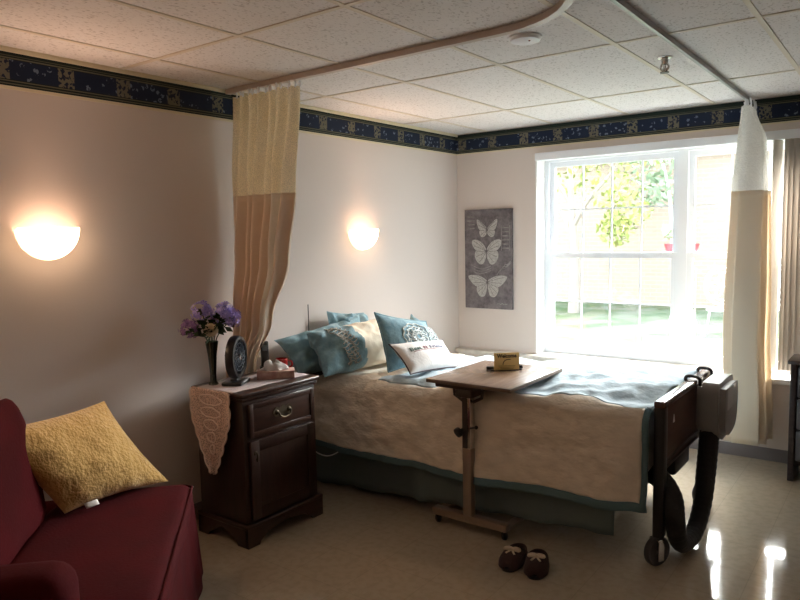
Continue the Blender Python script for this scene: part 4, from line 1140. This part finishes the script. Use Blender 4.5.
# ------------------------------------------------------------------ slippers
def slipper(loc, rz, label):
    t = thing('slipper', label, 'slipper', loc, rz, 'pair of slippers on the floor')
    n = 28
    outl = []
    for k in range(n):
        a = 2*math.pi*k/n; y = .125*math.sin(a); w = .044+.006*math.sin(a)
        cc = math.cos(a); w *= 1.22; y = .125*math.copysign(abs(math.sin(a))**.75, math.sin(a)); outl.append((w*math.copysign(abs(cc)**.75, cc)*(1-.10*max(0, math.sin(a))), y))
    bm = B(); prism(bm, outl, .014); obj('sole', bm, M['black'], t)
    bm = B()   # vamp over the toes: half dome, toe at -y
    def vf(u, v):
        a = math.pi*u; yy = lerp(-.125, .005, v); wr = .0575*max(0, 1-(max(0, -yy-.045)/.082)**2.6)**.5; hh = .062*max(0, 1-(max(0, -yy-.03)/.098)**2.4)**.5
        return vec(-wr*math.cos(a), yy, .012+hh*math.sin(a)**.8)
    sheet(bm, vf, 18, 14); up_ = obj('upper', bm, M['slip'], t, solid=.004)
    bm = B()
    def hf(u, v):
        a = math.pi*(u); x = -.054*math.cos(a); y = .01+.108*math.sin(a); return vec(x*(1-.06*v), y*(1-.03*v)+.0, .012+.032*v)
    sheet(bm, hf, 20, 3); obj('heel_band', bm, M['slip'], t, solid=.006)
    bm = B(); prism(bm, [(x*.86, y*.9) for x, y in outl], .006); bmesh.ops.translate(bm, verts=bm.verts, vec=(0, 0, .0145)); obj('insole', bm, M['fur'], t)
    bm = B()
    for s in (-1, 1):
        tube(bm, catmull([(0, -.035, .076), (s*.016, -.050, .084), (s*.036, -.042, .078), (s*.032, -.022, .076), (s*.014, -.024, .080), (0, -.033, .077)], 4), .0075, 6)
        tube(bm, catmull([(0, -.036, .076), (s*.012, -.058, .073), (s*.022, -.070, .068)], 4), .006, 6)
    sphere(bm, (0, -.035, .079), .010, 2); obj('bow', bm, M['bow'], t)
    return t
s0 = slipper((1.765, -2.345, 0), R(10), 'left dark slipper with cream bow on the floor by the overbed table')
copy_thing(s0, (1.888, -2.345, 0), R(20), 'right dark slipper with cream bow on the floor by the overbed table')

# ------------------------------------------------------------------ dresser at the right edge
t = thing('dresser', 'dark wooden dresser below the blinds at the right edge', 'dresser', (3.05, -.235, 0))
bm = B(); box(bm, -.345, .345, -.10, .13, .10, .765, .004)
for x in (-.345, .310): box(bm, x, x+.035, -.135, .13, 0, .765, .004)
obj('body', bm, M['dresser'], t)
bm = B(); box(bm, -.36, .36, -.15, .135, .765, .79, .005); obj('top', bm, M['dresser'], t)
for k in range(3):
    bm = B(); z = .135+k*.208; box(bm, -.305, .305, -.132, -.10, z, z+.195, .012, 3); d_ = obj('drawer', bm, mat('grey drawer front', (.10, .09, .10), .3) if k == 0 else bpy.data.materials['grey drawer front'], t)  # drawer fronts greyer than the dresser's wood
    for x in (-.15, .15):
        bm = B(); lathe(bm, [(0, 0), (.006, 0), (.006, .012), (.014, .018), (.012, .024), (0, .026)], 14, (x, -.131, z+.1), Matrix.Rotation(R(90), 4, 'X')); obj('knob', bm, M['bronze'], d_)

# ------------------------------------------------------------------ daylight
w = bpy.data.worlds.new('sky'); S.world = w; w.use_nodes = True
bg = w.node_tree.nodes['Background']; bg.inputs[0].default_value = (.86, .93, 1, 1); bg.inputs[1].default_value = 4.6
sl = bpy.data.lights.new('daylight_sun', 'SUN'); sl.energy = 20; sl.angle = R(55); sl.color = (1, .97, .93)
so = bpy.data.objects.new('daylight_sun', sl); COL.objects.link(so)
so.rotation_euler = vec(-.25, -1, -.80).to_track_quat('-Z', 'Y').to_euler(); so.location = (2, 6, 9)
S.view_settings.view_transform = 'Standard'; S.view_settings.look = 'None'; S.view_settings.gamma = 1; S.view_settings.use_curve_mapping = False
S.view_settings.exposure = 1.15
S.cycles.max_bounces = 10; S.cycles.diffuse_bounces = 6; S.cycles.transparent_max_bounces = 16
S.cycles.sample_clamp_indirect = 8
